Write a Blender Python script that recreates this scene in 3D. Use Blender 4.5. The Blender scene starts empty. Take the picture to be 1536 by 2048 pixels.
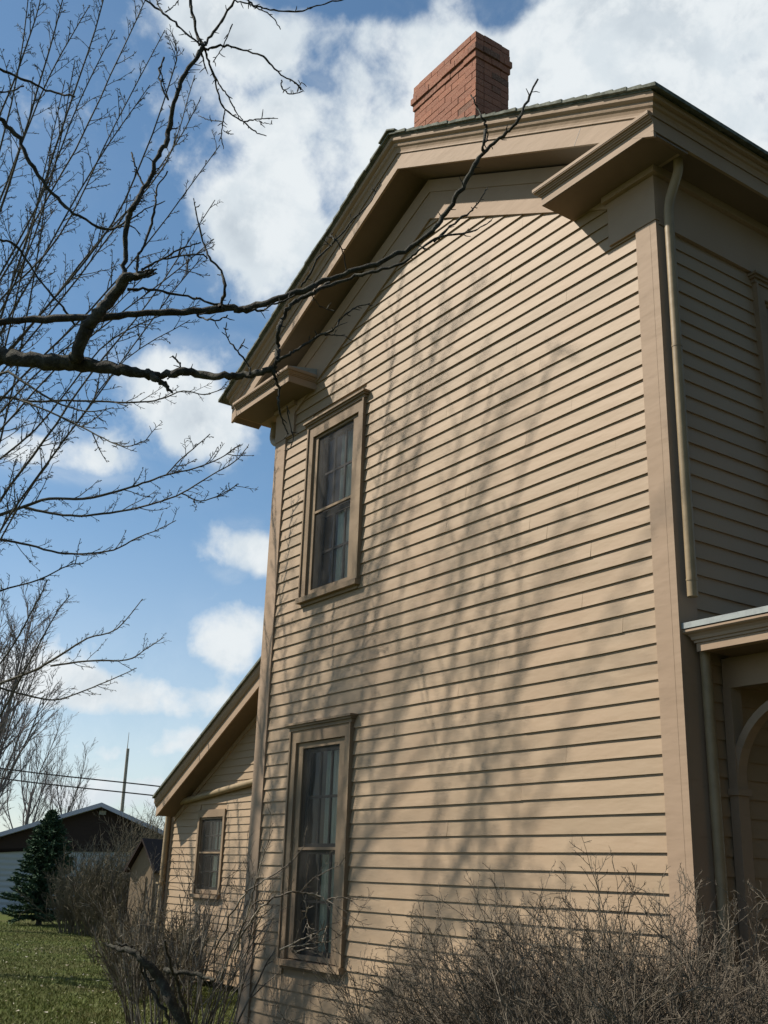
import bpy, math, random
import numpy as np
from mathutils import Vector
R = math.radians
random.seed(7); rng = np.random.default_rng(7)
sc = bpy.context.scene
col = sc.collection

# ------------------------------------------------------------------ camera
CAM = np.array([4.3016, -5.2072, 1.6]); YAW, PIT, ROL, F = -0.96673, 0.32721, 0.03280, 2150.0
FW = np.array([math.sin(YAW)*math.cos(PIT), math.cos(YAW)*math.cos(PIT), math.sin(PIT)])
_r0 = np.array([math.cos(YAW), -math.sin(YAW), 0]); _u0 = np.cross(_r0, FW)
RT = math.cos(ROL)*_r0 + math.sin(ROL)*_u0; UP = -math.sin(ROL)*_r0 + math.cos(ROL)*_u0
cam = bpy.data.objects.new('camera', bpy.data.cameras.new('camera')); col.objects.link(cam)
from mathutils import Matrix
cam.matrix_world = Matrix(((RT[0], UP[0], -FW[0], CAM[0]), (RT[1], UP[1], -FW[1], CAM[1]), (RT[2], UP[2], -FW[2], CAM[2]), (0, 0, 0, 1)))
cam.data.sensor_fit = 'VERTICAL'; cam.data.sensor_height = 24; cam.data.lens = F/2048*24
cam.data.clip_start = 0.05; cam.data.clip_end = 3000
sc.camera = cam

def at(px, py, d):
    """a place in the garden seen towards (px, py) at d metres"""
    return CAM + d*(FW + (px-768)/F*RT + (1024-py)/F*UP)
def sky_dir(px, py):
    v = at(px, py, 1.0) - CAM; return v/np.linalg.norm(v)

# ------------------------------------------------------------------ world + sun
SUN = Vector((-0.506, -0.508, 0.697)).normalized()
EL = math.asin(SUN.z); AZ = math.atan2(SUN.x, SUN.y)
sc.view_settings.view_transform = 'Standard'; sc.view_settings.look = 'None'
sc.view_settings.exposure = 0.45; sc.view_settings.gamma = 1.0; sc.view_settings.use_curve_mapping = False
w = bpy.data.worlds.new('World'); sc.world = w; w.use_nodes = True
nt = w.node_tree; nt.nodes.clear()
class NT:
    """tiny node helper"""
    def __init__(s, tree): s.t = tree
    def n(s, ty, **k):
        o = s.t.nodes.new(ty)
        for a, b in k.items():
            if a == 'ins':
                for i, v in b.items():
                    if hasattr(v, 'is_linked') or isinstance(v, bpy.types.NodeSocket): s.t.links.new(v, o.inputs[i])
                    else: o.inputs[i].default_value = v
            else: setattr(o, a, b)
        return o
    def m(s, op, a, b=None, c=None, clamp=False):
        o = s.t.nodes.new('ShaderNodeMath'); o.operation = op; o.use_clamp = clamp
        for i, v in enumerate((a, b, c)):
            if v is None: continue
            if isinstance(v, bpy.types.NodeSocket): s.t.links.new(v, o.inputs[i])
            else: o.inputs[i].default_value = v
        return o.outputs[0]
    def mix(s, f, a, b, ty='MIX'):
        o = s.t.nodes.new('ShaderNodeMix'); o.data_type = 'RGBA'; o.blend_type = ty
        for i, v in ((0, f), (6, a), (7, b)):
            if isinstance(v, bpy.types.NodeSocket): s.t.links.new(v, o.inputs[i])
            elif i and len(v) == 3: o.inputs[i].default_value = (*v, 1)
            else: o.inputs[i].default_value = v
        return o.outputs[2]
    def noise(s, vec, scale, detail=4, rough=.5, dist=0, out=0):
        o = s.n('ShaderNodeTexNoise', ins={'Scale': scale, 'Detail': detail, 'Roughness': rough, 'Distortion': dist})
        if vec is not None: s.t.links.new(vec, o.inputs['Vector'])
        return o.outputs[out]
    def ramp(s, v, lo, hi, a=0.0, b=1.0, smooth=True):
        o = s.t.nodes.new('ShaderNodeMapRange'); o.interpolation_type = 'SMOOTHSTEP' if smooth else 'LINEAR'
        s.t.links.new(v, o.inputs[0])
        for i, x in ((1, lo), (2, hi), (3, a), (4, b)): o.inputs[i].default_value = x
        return o.outputs[0]
SKY = 0.088
N = NT(nt)
sky = N.n('ShaderNodeTexSky', sky_type='NISHITA', sun_disc=False, sun_elevation=EL, sun_rotation=AZ, air_density=1.0, dust_density=0.4, ozone_density=1.6, altitude=200)
tc = N.n('ShaderNodeTexCoord'); D = tc.outputs['Generated']
sep = N.n('ShaderNodeSeparateXYZ', ins={0: D})
az = N.m('ARCTAN2', sep.outputs[0], sep.outputs[1]); el = N.m('ARCSINE', sep.outputs[2])
# cumulus: heaps of cloud at their bearings, broken up by noise
HEAPS = [  # px, py, half-width, half-height, weight : bearing of each cloud heap
 (640, 330, 210, 130, 1.0), (520, 440, 120, 90, .9), (820, 250, 260, 210, .95), (1250, 150, 300, 190, 1.05), (1480, 60, 260, 160, 1.0), (600, 90, 240, 60, .75), (400, 20, 120, 50, .7),
 (1000, 330, 300, 160, .9), (560, 560, 110, 60, .6), (1150, 400, 420, 200, .9), (640, 440, 120, 90, .7),
 (330, 760, 110, 70, 1.0), (390, 850, 110, 60, .95), (150, 910, 110, 45, .85), (30, 890, 70, 40, .75), (480, 700, 50, 30, .5),
 (505, 1105, 85, 52, 1.15), (470, 1270, 100, 66, 1.15), (215, 1395, 210, 48, 1.0), (60, 1340, 110, 55, .9), (370, 1480, 60, 24, .8), (180, 1500, 160, 22, .9),
 (230, 1590, 300, 42, 1.0), (-600, 1000, 250, 90, .9), (1000, 15, 45, 45, -.6), (650, 165, 90, 40, -.5), (480, 320, 70, 50, -.6), (590, 500, 60, 40, -.5), (230, 40, 150, 60, -.4)]
acc = None
for px, py, hw, hh, wt in HEAPS:
    d = sky_dir(px, py); a0 = math.atan2(d[0], d[1]); e0 = math.asin(d[2])
    du = N.m('MULTIPLY', N.m('SUBTRACT', az, a0), F/hw*math.cos(e0)); dv = N.m('MULTIPLY', N.m('SUBTRACT', el, e0), F/hh)
    r2 = N.m('ADD', N.m('MULTIPLY', du, du), N.m('MULTIPLY', dv, dv))
    g = N.m('MULTIPLY', N.m('POWER', 2.718, N.m('MULTIPLY', N.m('POWER', r2, 1.5), -.8)), wt*.82)
    acc = g if acc is None else N.m('ADD', acc, g)
acc = N.m('MINIMUM', acc, .92)
n1 = N.noise(D, 6.0, 10, .6, .15); n2 = N.noise(D, 22.0, 6, .55, .2)
stretch_ = lambda v: N.n('ShaderNodeVectorMath', operation='MULTIPLY', ins={0: v, 1: (1, 1, 2.4)}).outputs[0]
dens = N.m('ADD', N.m('ADD', acc, N.m('MULTIPLY', N.m('SUBTRACT', n1, .5), 2.3)), N.m('MULTIPLY', N.m('SUBTRACT', n2, .5), 1.25))
cov = N.ramp(dens, .20, .84)
wisp = N.m('MULTIPLY', N.ramp(N.noise(stretch_(D), 5, 9, .66, .5), .40, .70, 0, .6), N.ramp(acc, .0, .3, .12, 1.0))
cov = N.m('MAXIMUM', cov, N.m('MULTIPLY', wisp, N.ramp(el, .0, .25, 1.0, .5)))
low = N.ramp(el, .03, .34, .55, .0); cov = N.m('MAXIMUM', cov, N.m('MULTIPLY', low, .75))
thick = N.ramp(N.m('ADD', dens, N.m('MULTIPLY', N.noise(D, 5.0, 5, .5), .8)), 1.15, 2.2)
ccol = N.mix(thick, (.52, .57, .605), (.35, .40, .45))
ccol = N.mix(N.ramp(N.noise(D, 13, 8, .62, .2), .42, .60), ccol, (.60, .635, .655))
skyc = N.n('ShaderNodeVectorMath', operation='SCALE', ins={0: sky.outputs[0], 3: SKY})
tint = N.mix(1.0, skyc.outputs[0], N.mix(N.ramp(el, .02, .5), (.93, .99, 1.02), (.84, 1.03, 1.05)), 'MULTIPLY')
bg = N.n('ShaderNodeBackground', ins={0: N.mix(cov, tint, ccol), 1: 1.0})
out = N.n('ShaderNodeOutputWorld', ins={0: bg.outputs[0]})

sd = bpy.data.lights.new('sun', 'SUN'); sd.energy = 5.0; sd.angle = R(.8); sd.color = (1, .93, .82)
so = bpy.data.objects.new('sun', sd); col.objects.link(so); so.location = (-20, -20, 30)
so.rotation_euler = SUN.to_track_quat('Z', 'Y').to_euler()

# ------------------------------------------------------------------ materials
def mat(name, fn, rough=.6, spec=.35, **k):
    m = bpy.data.materials.new(name); m.use_nodes = True; t = m.node_tree; t.nodes.clear(); n = NT(t)
    b = n.n('ShaderNodeBsdfPrincipled'); b.inputs['Roughness'].default_value = rough
    b.inputs['Specular IOR Level'].default_value = spec
    o = n.n('ShaderNodeOutputMaterial', ins={0: b.outputs[0]})
    c, h, hs = fn(n)
    if isinstance(c, bpy.types.NodeSocket): t.links.new(c, b.inputs['Base Color'])
    else: b.inputs['Base Color'].default_value = (*c, 1)
    if h is not None:
        bp = n.n('ShaderNodeBump', ins={'Height': h, 'Distance': hs, 'Strength': 1.0}); t.links.new(bp.outputs[0], b.inputs['Normal'])
    for a, v in k.items(): b.inputs[a].default_value = v
    return m
def pos(n): return n.n('ShaderNodeNewGeometry').outputs['Position']
def stretch(n, v, s):
    return n.n('ShaderNodeVectorMath', operation='MULTIPLY', ins={0: v, 1: s}).outputs[0]
def isl(n): return n.n('ShaderNodeNewGeometry').outputs['Random Per Island']
def paint(c, c2, wear=.25, island=True):
    def f(n):
        p = pos(n)
        a = n.mix(n.ramp(n.noise(p, 1.3, 6, .6), .35, .7), c, c2)
        a = n.mix(n.m('MULTIPLY', n.ramp(n.noise(stretch(n, p, (2, 2, 9)), 3, 6, .7), .58, .75), wear), a, tuple(x*.62 for x in c))
        a = n.mix(n.m('MULTIPLY', n.ramp(n.noise(stretch(n, p, (6, 6, 1.2)), 7, 4, .7), .62, .8), wear*.7), a, tuple(min(1, x*1.25) for x in c))
        if island: a = n.mix(1.0, a, n.n('ShaderNodeCombineColor', ins={0: n.ramp(isl(n), 0, 1, .93, 1.06, False), 1: n.ramp(isl(n), 0, 1, .93, 1.05, False), 2: n.ramp(isl(n), 0, 1, .92, 1.05, False)}).outputs[0], 'MULTIPLY')
        h = n.m('ADD', n.m('MULTIPLY', n.noise(stretch(n, p, (1, 1, 3)), 2.2, 3, .5), .7), n.m('MULTIPLY', n.noise(stretch(n, p, (3, 3, 12)), 6, 4, .6), .05))
        return a, h, .012
    return f
M = {}
TAN = (.314, .227, .143)
M['siding'] = mat('tan_siding_paint', paint(TAN, (.304, .212, .131), .3), .62, .30)
M['trim'] = mat('tan_trim_paint', paint((.325, .232, .158), (.298, .210, .140), .4), .7, .22)
M['wintrim'] = mat('weathered_window_paint', paint((.26, .187, .118), (.19, .135, .088), .9), .7, .2)
M['soffit'] = mat('shade_darkened_tan_paint', paint((.165, .118, .078), (.14, .10, .066), .3), .65, .3)  # same tan paint as the trim, with the under-eave shade put into its colour
M['metalpaint'] = mat('painted_metal', lambda n: (n.mix(n.ramp(n.noise(pos(n), 5, 5, .6), .4, .7), (.27, .20, .115), (.22, .16, .09)), n.noise(pos(n), 9, 2), .003), .5, .3)
M['shingle'] = mat('green_grey_roof_shingle', lambda n: (n.mix(n.ramp(n.noise(pos(n), 14, 6, .7), .35, .7), (.085, .09, .07), (.19, .195, .16)), n.noise(pos(n), 90, 3), .004), .9, .2)
M['flash'] = mat('grey_roof_metal', lambda n: (n.mix(n.ramp(n.noise(pos(n), 8, 5, .7), .4, .7), (.30, .32, .30), (.19, .20, .195)), None, 0), .45, .6)
M['brick'] = mat('red_brick', lambda n: (n.mix(n.ramp(n.noise(pos(n), 60, 5, .7), .45, .75), n.mix(n.ramp(isl(n), .9, .97), n.mix(isl(n), (.315, .132, .08), (.235, .10, .065)), (.15, .08, .055)), (.35, .21, .14)), n.noise(pos(n), 110, 5, .7), .006), .9, .2)
M['mortar'] = mat('mortar', lambda n: (n.mix(n.noise(pos(n), 40, 4), (.25, .155, .11), (.17, .105, .075)), n.noise(pos(n), 150, 3), .004), .95, .1)
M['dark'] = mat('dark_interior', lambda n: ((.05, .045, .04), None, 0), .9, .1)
M['curtain'] = mat('sheer_curtain', lambda n: (n.mix(n.noise(stretch(n, pos(n), (9, 9, .4)), 3, 4), (.80, .80, .74), (.55, .56, .50)), None, 0), .9, .1)
M['sash'] = mat('sash_paint', lambda n: (n.mix(n.noise(pos(n), 9, 4), (.055, .045, .034), (.04, .03, .024)), None, 0), .5, .3)
def screenmat():
    m = bpy.data.materials.new('insect_screen'); m.use_nodes = True; t = m.node_tree; t.nodes.clear(); n = NT(t)
    g = n.n('ShaderNodeBsdfPrincipled'); g.inputs['Base Color'].default_value = (.040, .035, .027, 1); g.inputs['Roughness'].default_value = .7
    tr = n.n('ShaderNodeBsdfTransparent'); gl = n.n('ShaderNodeBsdfGlossy', ins={0: (1, 1, 1, 1), 1: .06})
    a = n.n('ShaderNodeMixShader', ins={0: n.ramp(n.noise(pos(n), 2.2, 4), .3, .7, .28, .38), 1: tr.outputs[0], 2: g.outputs[0]})
    fr = n.n('ShaderNodeFresnel', ins={0: 1.3})
    b = n.n('ShaderNodeMixShader', ins={0: n.m('MULTIPLY', fr.outputs[0], .06), 1: a.outputs[0], 2: gl.outputs[0]})
    n.n('ShaderNodeOutputMaterial', ins={0: b.outputs[0]}); return m
M['screen'] = screenmat()
def glassmat():
    m = bpy.data.materials.new('old_window_glass'); m.use_nodes = True; t = m.node_tree; t.nodes.clear(); n = NT(t)
    tr = n.n('ShaderNodeBsdfTransparent', ins={0: (.80, .86, .80, 1)}); gl = n.n('ShaderNodeBsdfGlossy', ins={0: (1, 1, 1, 1), 1: .03})
    bp = n.n('ShaderNodeBump', ins={'Height': n.noise(pos(n), 4, 2), 'Distance': .01}); t.links.new(bp.outputs[0], gl.inputs['Normal'])
    fr = n.n('ShaderNodeFresnel', ins={0: 1.5})
    b = n.n('ShaderNodeMixShader', ins={0: n.m('MULTIPLY', fr.outputs[0], .6), 1: tr.outputs[0], 2: gl.outputs[0]})
    n.n('ShaderNodeOutputMaterial', ins={0: b.outputs[0]}); return m
M['glass'] = glassmat()
def barkf(a, b, s=30):
    return lambda n: (n.mix(n.ramp(n.noise(stretch(n, pos(n), (1, 1, 1)), s, 6, .7), .42, .66), a, b), n.noise(pos(n), s*3, 5, .7), .012)
M['bark'] = mat('dark_rough_bark', barkf((.036, .032, .024), (.085, .080, .058), 26), .85, .25)
M['bark_maple'] = mat('grey_green_bark', barkf((.06, .055, .038), (.105, .097, .073), 12), .85, .25)
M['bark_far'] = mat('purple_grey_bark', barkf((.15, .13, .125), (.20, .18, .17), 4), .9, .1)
M['twig'] = mat('brown_shrub_twig', lambda n: (n.mix(n.ramp(n.noise(pos(n), 9, 5, .7), .35, .7), (.085, .066, .047), (.19, .158, .116)), n.noise(pos(n), 200, 3), .002), .8, .25)
M['twig_pale'] = mat('pale_shrub_twig', lambda n: (n.mix(n.ramp(n.noise(pos(n), 5, 4, .7), .42, .62), (.075, .058, .04), (.27, .23, .175)), n.noise(pos(n), 200, 3), .002), .7, .3)
M['twig_dark'] = mat('dark_thicket_twig', lambda n: (n.mix(n.noise(pos(n), 3, 5), (.085, .075, .05), (.18, .155, .11)), None, 0), .9, .1)
M['needle'] = mat('blue_green_needles', lambda n: (n.mix(n.ramp(n.noise(pos(n), 5, 5, .7), .35, .65), (.028, .058, .030), (.075, .125, .07)), None, 0), .8, .2)
M['grass'] = mat('lawn_soil_and_grass', lambda n: (n.mix(n.ramp(n.noise(pos(n), .55, 7, .65), .4, .62), n.mix(n.noise(pos(n), 11, 7, .75), (.066, .090, .018), (.115, .130, .034)), n.mix(n.noise(pos(n), 16, 5, .8), (.115, .10, .042), (.075, .085, .024))), n.noise(pos(n), 26, 7, .8), .06), 1, .1)
M['blade'] = mat('grass_blade', lambda n: (n.mix(isl(n), (.075, .108, .02), (.155, .155, .05)), None, 0), .7, .2)
M['drive'] = mat('pale_gravel', lambda n: (n.mix(n.noise(pos(n), 3, 6, .7), (.38, .37, .35), (.27, .26, .24)), None, 0), .95, .1)
M['garage_brown'] = mat('dark_brown_boards', lambda n: (n.mix(n.noise(stretch(n, pos(n), (1, 1, 8)), 1.5, 4), (.026, .017, .014), (.04, .026, .021)), None, 0), .7, .2)
M['garage_white'] = mat('white_wall_paint', lambda n: (n.mix(n.noise(stretch(n, pos(n), (1, 1, 6)), 1, 4), (.40, .42, .42), (.33, .35, .36)), n.n('ShaderNodeTexWave', bands_direction='Z', ins={'Scale': 1.6, 'Vector': pos(n)}).outputs['Fac'], .02), .6, .3)
M['garage_roof'] = mat('pale_metal_roof', lambda n: (n.mix(n.noise(pos(n), 1, 4), (.44, .44, .50), (.36, .36, .42)), None, 0), .5, .4)
M['pole'] = mat('grey_weathered_pole', lambda n: (n.mix(n.noise(stretch(n, pos(n), (3, 3, .3)), 3, 4), (.30, .28, .23), (.22, .20, .17)), None, 0), .9, .1)
M['shedwood'] = mat('tan_shed_boards', lambda n: (n.mix(n.noise(stretch(n, pos(n), (7, 7, .6)), 2.5, 5), (.26, .19, .12), (.16, .115, .075)), None, 0), .8, .2)
M['stone'] = mat('pale_stone', lambda n: (n.mix(n.noise(pos(n), 9, 5), (.34, .31, .27), (.20, .185, .16)), n.noise(pos(n), 20, 5), .02), .9, .2)
M['leaf'] = mat('dry_leaf', lambda n: (n.mix(isl(n), (.30, .24, .15), (.45, .42, .34)), None, 0), .8, .2)

# ------------------------------------------------------------------ mesh builder
class MB:
    def __init__(s): s.v = []; s.f = []; s.n = 0; s.bulk = []
    def add(s, vs, fs):
        s.v += [tuple(map(float, a)) for a in vs]; s.f += [tuple(i+s.n for i in f) for f in fs]; s.n += len(vs)
    def box(s, x0, x1, y0, y1, z0, z1):
        s.add([(x0, y0, z0), (x1, y0, z0), (x1, y1, z0), (x0, y1, z0), (x0, y0, z1), (x1, y0, z1), (x1, y1, z1), (x0, y1, z1)],
              [(0, 3, 2, 1), (4, 5, 6, 7), (0, 1, 5, 4), (1, 2, 6, 5), (2, 3, 7, 6), (3, 0, 4, 7)])
    def loft(s, A, B):
        """solid between two equal-length rings"""
        k = len(A); s.add(list(A)+list(B), [tuple(range(k-1, -1, -1)), tuple(range(k, 2*k))] + [(i, (i+1) % k, (i+1) % k+k, i+k) for i in range(k)])
    def tube(s, P, rad, sides=6, cap=True):
        P = np.asarray(P, float); rad = np.broadcast_to(np.asarray(rad, float), (len(P),))
        T = np.gradient(P, axis=0); T /= np.linalg.norm(T, axis=1)[:, None]+1e-12
        a = np.array([0, 0, 1.]) if abs(T[0][2]) < .9 else np.array([1., 0, 0])
        nrm = np.cross(T[0], a); nrm /= np.linalg.norm(nrm); rings = []
        th = np.arange(sides)*2*math.pi/sides; c, sn = np.cos(th), np.sin(th)
        for i in range(len(P)):
            nrm = nrm - T[i]*(nrm@T[i]); nrm /= np.linalg.norm(nrm)+1e-12; b = np.cross(T[i], nrm)
            rings.append(P[i]+rad[i]*(c[:, None]*nrm+sn[:, None]*b))
        V = np.concatenate(rings); k = sides; i = np.arange(len(P)-1)[:, None]*k; j = np.arange(k)[None]; j2 = (j+1) % k
        Q = np.stack([i+j, i+j2, i+k+j2, i+k+j], -1).reshape(-1, 4)
        s.bulk.append((V, Q))
        if cap and rad[0] > .01 and sides > 4: s.add(rings[0], [tuple(range(k))[::-1]]); s.add(rings[-1], [tuple(range(k))])
    def build(s, name, m, parent=None, smooth=False):
        me = bpy.data.meshes.new(name)
        V = [np.array(s.v, float).reshape(-1, 3)]; loops = [np.array([i for f in s.f for i in f], int)]; cnt = [np.array([len(f) for f in s.f], int)]
        off = s.n
        for v, q in s.bulk:
            V.append(v); loops.append((q+off).ravel()); cnt.append(np.full(len(q), q.shape[1])); off += len(v)
        V = np.concatenate(V); loops = np.concatenate(loops); cnt = np.concatenate(cnt)
        me.vertices.add(len(V)); me.vertices.foreach_set('co', V.ravel().astype('f'))
        me.loops.add(len(loops)); me.loops.foreach_set('vertex_index', loops.astype('i'))
        me.polygons.add(len(cnt)); st = np.concatenate([[0], np.cumsum(cnt)[:-1]]); me.polygons.foreach_set('loop_start', st.astype('i'))
        me.polygons.foreach_set('use_smooth', np.full(len(cnt), smooth, bool))
        me.update(calc_edges=True); me.validate()
        me.materials.append(m)
        o = bpy.data.objects.new(name, me); col.objects.link(o)
        if parent is not None: o.parent = parent; o.location = (0, 0, 0)
        return o
def tag(o, label=None, cat=None, group=None, kind=None):
    for k, v in (('label', label), ('category', cat), ('group', group), ('kind', kind)):
        if v: o[k] = v
    return o
def empty(name, label, cat, group=None):
    o = bpy.data.objects.new(name, None); o.empty_display_size = .2; col.objects.link(o); return tag(o, label, cat, group)

# ================================================================== GROUND
g = MB(); S = 900
g.add([(-S, -S, 0), (S, -S, 0), (S, S, 0), (-S, S, 0)], [(0, 1, 2, 3)])
tag(g.build('ground', M['grass']), 'mown lawn with patchy green and tan grass around the house', 'lawn', kind='structure')
g = MB(); g.add([(-75, -14, .008), (-41.5, -2, .008), (-44.2, 8.6, .008), (-47, 12, .008), (-90, 5, .008)], [(0, 1, 2, 3, 4)])
tag(g.build('gravel_drive', M['drive']), 'pale gravel drive in front of the brown gabled garage', 'drive', kind='structure')
# grass blades where the lawn is close
g = MB(); n = 95000
d = 8.2 + 24*rng.random(n)**1.5; px = rng.uniform(-120, 560, n)
base = np.stack([at(a, 1730, b) for a, b in zip(px, d)]); base[:, 2] = 0
ang = rng.uniform(0, 6.28, n); h = rng.uniform(.018, .05, n); wd = rng.uniform(.0025, .0045, n)*(1+d*.045)
sx = np.stack([np.cos(ang), np.sin(ang), 0*ang], 1)*wd[:, None]; ln = np.stack([rng.normal(0, .5, n)*h, rng.normal(0, .5, n)*h, h], 1)
V = np.stack([base-sx, base+sx, base+ln], 1).reshape(-1, 3); g.bulk.append((V, np.arange(3*n).reshape(-1, 3)))
tag(g.build('grass', M['blade']), 'short green lawn grass beside the house', 'grass', kind='stuff')
g = MB(); n = 900; d = 8.5 + 16*rng.random(n); px = rng.uniform(-80, 420, n)
base = np.stack([at(a, 1730, b) for a, b in zip(px, d)]); base[:, 2] = rng.uniform(.03, .05, n); q = rng.normal(0, .016, (n, 3, 3)); q[:, :, 2] *= .4
g.bulk.append(((base[:, None]+q).reshape(-1, 3), np.arange(3*n).reshape(-1, 3)))
tag(g.build('leaf_litter', M['leaf']), 'scattered pale dry leaf bits on the lawn', 'leaves', kind='stuff')

# ================================================================== HOUSE
Z0, E_, W = 5.893, .114, 5.296
XR0, XR1 = -5.104, -.1545
house = empty('house', 'two storey tan clapboard house with boxed gable returns and brick chimney', 'house')
XC, TOP, SL = -2.70, 8.215, .5      # rake top line
def rake(x): return TOP-SL*abs(x-XC)
WINS = [(-4.60, -3.575, 4.10, 5.97), (-4.60, -3.575, .845, 2.885)]
# sheathing of the gable wall with window holes
g = MB(); xs0, xs1 = -W+.01, -.01; ox = (-4.50, -3.72)
def sheath(g, x0, x1, z0, z1): g.box(x0, x1, .004, .10, z0, z1)
sheath(g, xs0, ox[0], .06, 6.42); sheath(g, ox[1], xs1, .06, 6.42)
zz = .06
for (a, b, c, d_) in (WINS[1], WINS[0]):
    sheath(g, ox[0], ox[1], zz, c+.03); zz = d_-.06
sheath(g, ox[0], ox[1], zz, 6.42)
g.loft([(-W+.01, .004, 6.42), (-.01, .004, 6.42), (-.01, .004, 6.60), (XC, .004, 7.92), (-W+.01, .004, 6.60)],
       [(-W+.01, .10, 6.42), (-.01, .10, 6.42), (-.01, .10, 6.60), (XC, .10, 7.92), (-W+.01, .10, 6.60)])
g.box(-W+.01, -W+.1, .1, 9, .25, 6.5); g.box(-W+.01, -.01, 8.9, 9, .25, 8.0)
g.build('wall', M['siding'], house)
def row_x(z):
    lim = 7.434-.5*0; x1 = min(XR1+.01, -2.60+(7.434-z)/.5+.06); x0 = max(XR0-.01, -2.60-(7.434-z)/.5-.06); return x0, x1
def clap(g, x0, x1, zb, zt, y0=0.0, axis='x', jit=None):
    j = random.uniform(-.0012, .0012) if jit is None else jit
    yb, yt = y0-.0195-j, y0-.004
    P = lambda x, y, z: (x, y, z) if axis == 'x' else (-y, x, z)
    k = max(1, int((x1-x0)/.45)); V = []
    for i in range(k+1):     # slightly wavering butt edge, as sprung old boards have
        x = x0+(x1-x0)*i/k; q = zb+random.gauss(0, .0011); b = yb+random.gauss(0, .0010)
        V += [P(x, b, q), P(x, yt, zt+.01), P(x, .003, zt+.01), P(x, .003, q+.003)]
    g.add(V, [(3, 2, 1, 0), (4*k, 4*k+1, 4*k+2, 4*k+3)]+[(4*i+j, 4*i+(j+1) % 4, 4*i+4+(j+1) % 4, 4*i+4+j) for i in range(k) for j in range(4)])
g = MB()
for i in range(-14, 52):
    zb, zt = Z0-i*E_, Z0-(i-1)*E_
    x0, x1 = row_x(zb)
    if x1-x0 < .15: continue
    segs = [(x0, x1)]
    for (a, b, c, d_) in WINS:
        if zb < d_+.04 and zt > c-.02: segs = [(x0, a+.02), (b-.02, x1)]
    for (p, q) in segs:
        cuts = [p]
        if q-p > 2:
            t = random.uniform(p+.6, q-.6); cuts += [t] if random.random() < .6 else []
            if random.random() < .35: cuts.append(min(q-.3, t+random.uniform(.8, 1.6)))
        cuts = sorted(set(cuts))+[q]
        jj = random.uniform(-.0012, .0012)
        for k in range(len(cuts)-1): clap(g, cuts[k]+(.0007 if k else 0), cuts[k+1]-(.0007 if k < len(cuts)-2 else 0), zb, zt, jit=jj+random.uniform(-.0004, .0004))
g.build('clapboards', M['siding'], house)
# front wall (faces +X)
g = MB(); g.box(-.10, -.004, .1, 9, .25, 6.45); 
g.build('front_wall', M['siding'], house)
g = MB(); zf = Z0+.103
FW_Y = (1.05, 2.05)
for j in range(0, 50):
    zb, zt = zf-j*E_, zf-(j-1)*E_
    if zb < .3: break
    segs = [(.13, 8.9)]
    if zb < 5.95 and zt > 4.15: segs = [(.13, FW_Y[0]+.02), (FW_Y[1]-.02, 8.9)]
    for p, q in segs: clap(g, p, q, zb, zt, axis='y')
g.build('front_clapboards', M['siding'], house)
# foundation
g = MB(); g.box(-W+.03, -.03, .03, 8.95, -.3, .06); g.build('foundation', M['stone'], house)
# corner boards (two pieces with a thin joint near the arris)
g = MB(); g.box(-.1545, -.024, -.031, .003, .05, 6.02); g.box(-.0225, .031, -.0305, .0, .05, 6.02); g.box(.0, .0305, .0005, .15, .05, 5.99)
g.build('corner_board', M['trim'], house)
g = MB(); g.box(-W-.022, XR0, -.031, .003, .05, 6.02); g.box(-W-.0215, -W, .0, .13, .05, 6.02); g.build('corner_board', M['trim'], house)
g = MB(); g.box(-.405, .037, -.038, .003, 6.022, 6.45); g.box(.0005, .037, .0005, 8.9, 5.995, 6.45); g.build('frieze_board', M['trim'], house)
g = MB(); g.box(-W-.028, -4.93, -.038, .003, 6.022, 6.42); g.box(-W-.027, -W, .0, 8.9, 6.02, 6.42); g.build('frieze_board', M['trim'], house)
# raking frieze on the gable wall
g = MB()
def sweep_x(g, prof, x0, x1, zl): 
    """profile of (y, dz) swept along the slope line zl(x)"""
    g.loft([(x0, y, zl(x0)+dz) for y, dz in prof], [(x1, y, zl(x1)+dz) for y, dz in prof])
rz = lambda x: 7.90-.5*abs(x-XC)
fz = lambda x: 7.434-.498*abs(x+2.60)
def quadstrip(g, x0, x1, ylow, ytop, zlow, ztop):
    g.loft([(x0, ylow, zlow(x0)), (x0, .003, zlow(x0)), (x0, .003, ztop(x0)), (x0, ytop, ztop(x0))],
           [(x1, ylow, zlow(x1)), (x1, .003, zlow(x1)), (x1, .003, ztop(x1)), (x1, ytop, ztop(x1))])
for a, b in ((-4.95, -2.601), (-2.601, -.35)):
    quadstrip(g, a, b, -.034, -.034, fz, lambda x: rz(x)-.07)
    quadstrip(g, a, b, -.045, -.060, lambda x: rz(x)-.13, lambda x: rz(x)-.005)
g.build('raking_frieze', M['trim'], house)
# rake cornice: fascia, crown, soffit
XL, XRt = -5.80, .319
FAS = [(-.350, -.315), (-.325, -.315), (-.325, -.10), (-.350, -.10)]
CRN = [(-.352, -.150), (-.362, -.150), (-.362, -.138), (-.366, -.120), (-.376, -.100), (-.392, -.086), (-.398, -.072), (-.400, -.056), (-.416, -.050), (-.432, -.040), (-.436, -.022), (-.436, 0), (-.33, 0), (-.33, -.150)]
def halves(prof, name, m):
    g = MB()
    for a, b in ((XL, XC), (XC, XRt)): sweep_x(g, prof, a, b, rake)
    g.build(name, m, house, smooth=False)
halves(FAS, 'rake_fascia', M['trim'])
g = MB(); mx = lambda y: .32+(-.35-y)
sweep_x(g, CRN, XL, XC, rake); g.loft([(XC, y, rake(XC)+dz) for y, dz in CRN], [(mx(y), y, rake(mx(y))+dz) for y, dz in CRN]); g.build('rake_crown', M['trim'], house)
g = MB()
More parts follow.
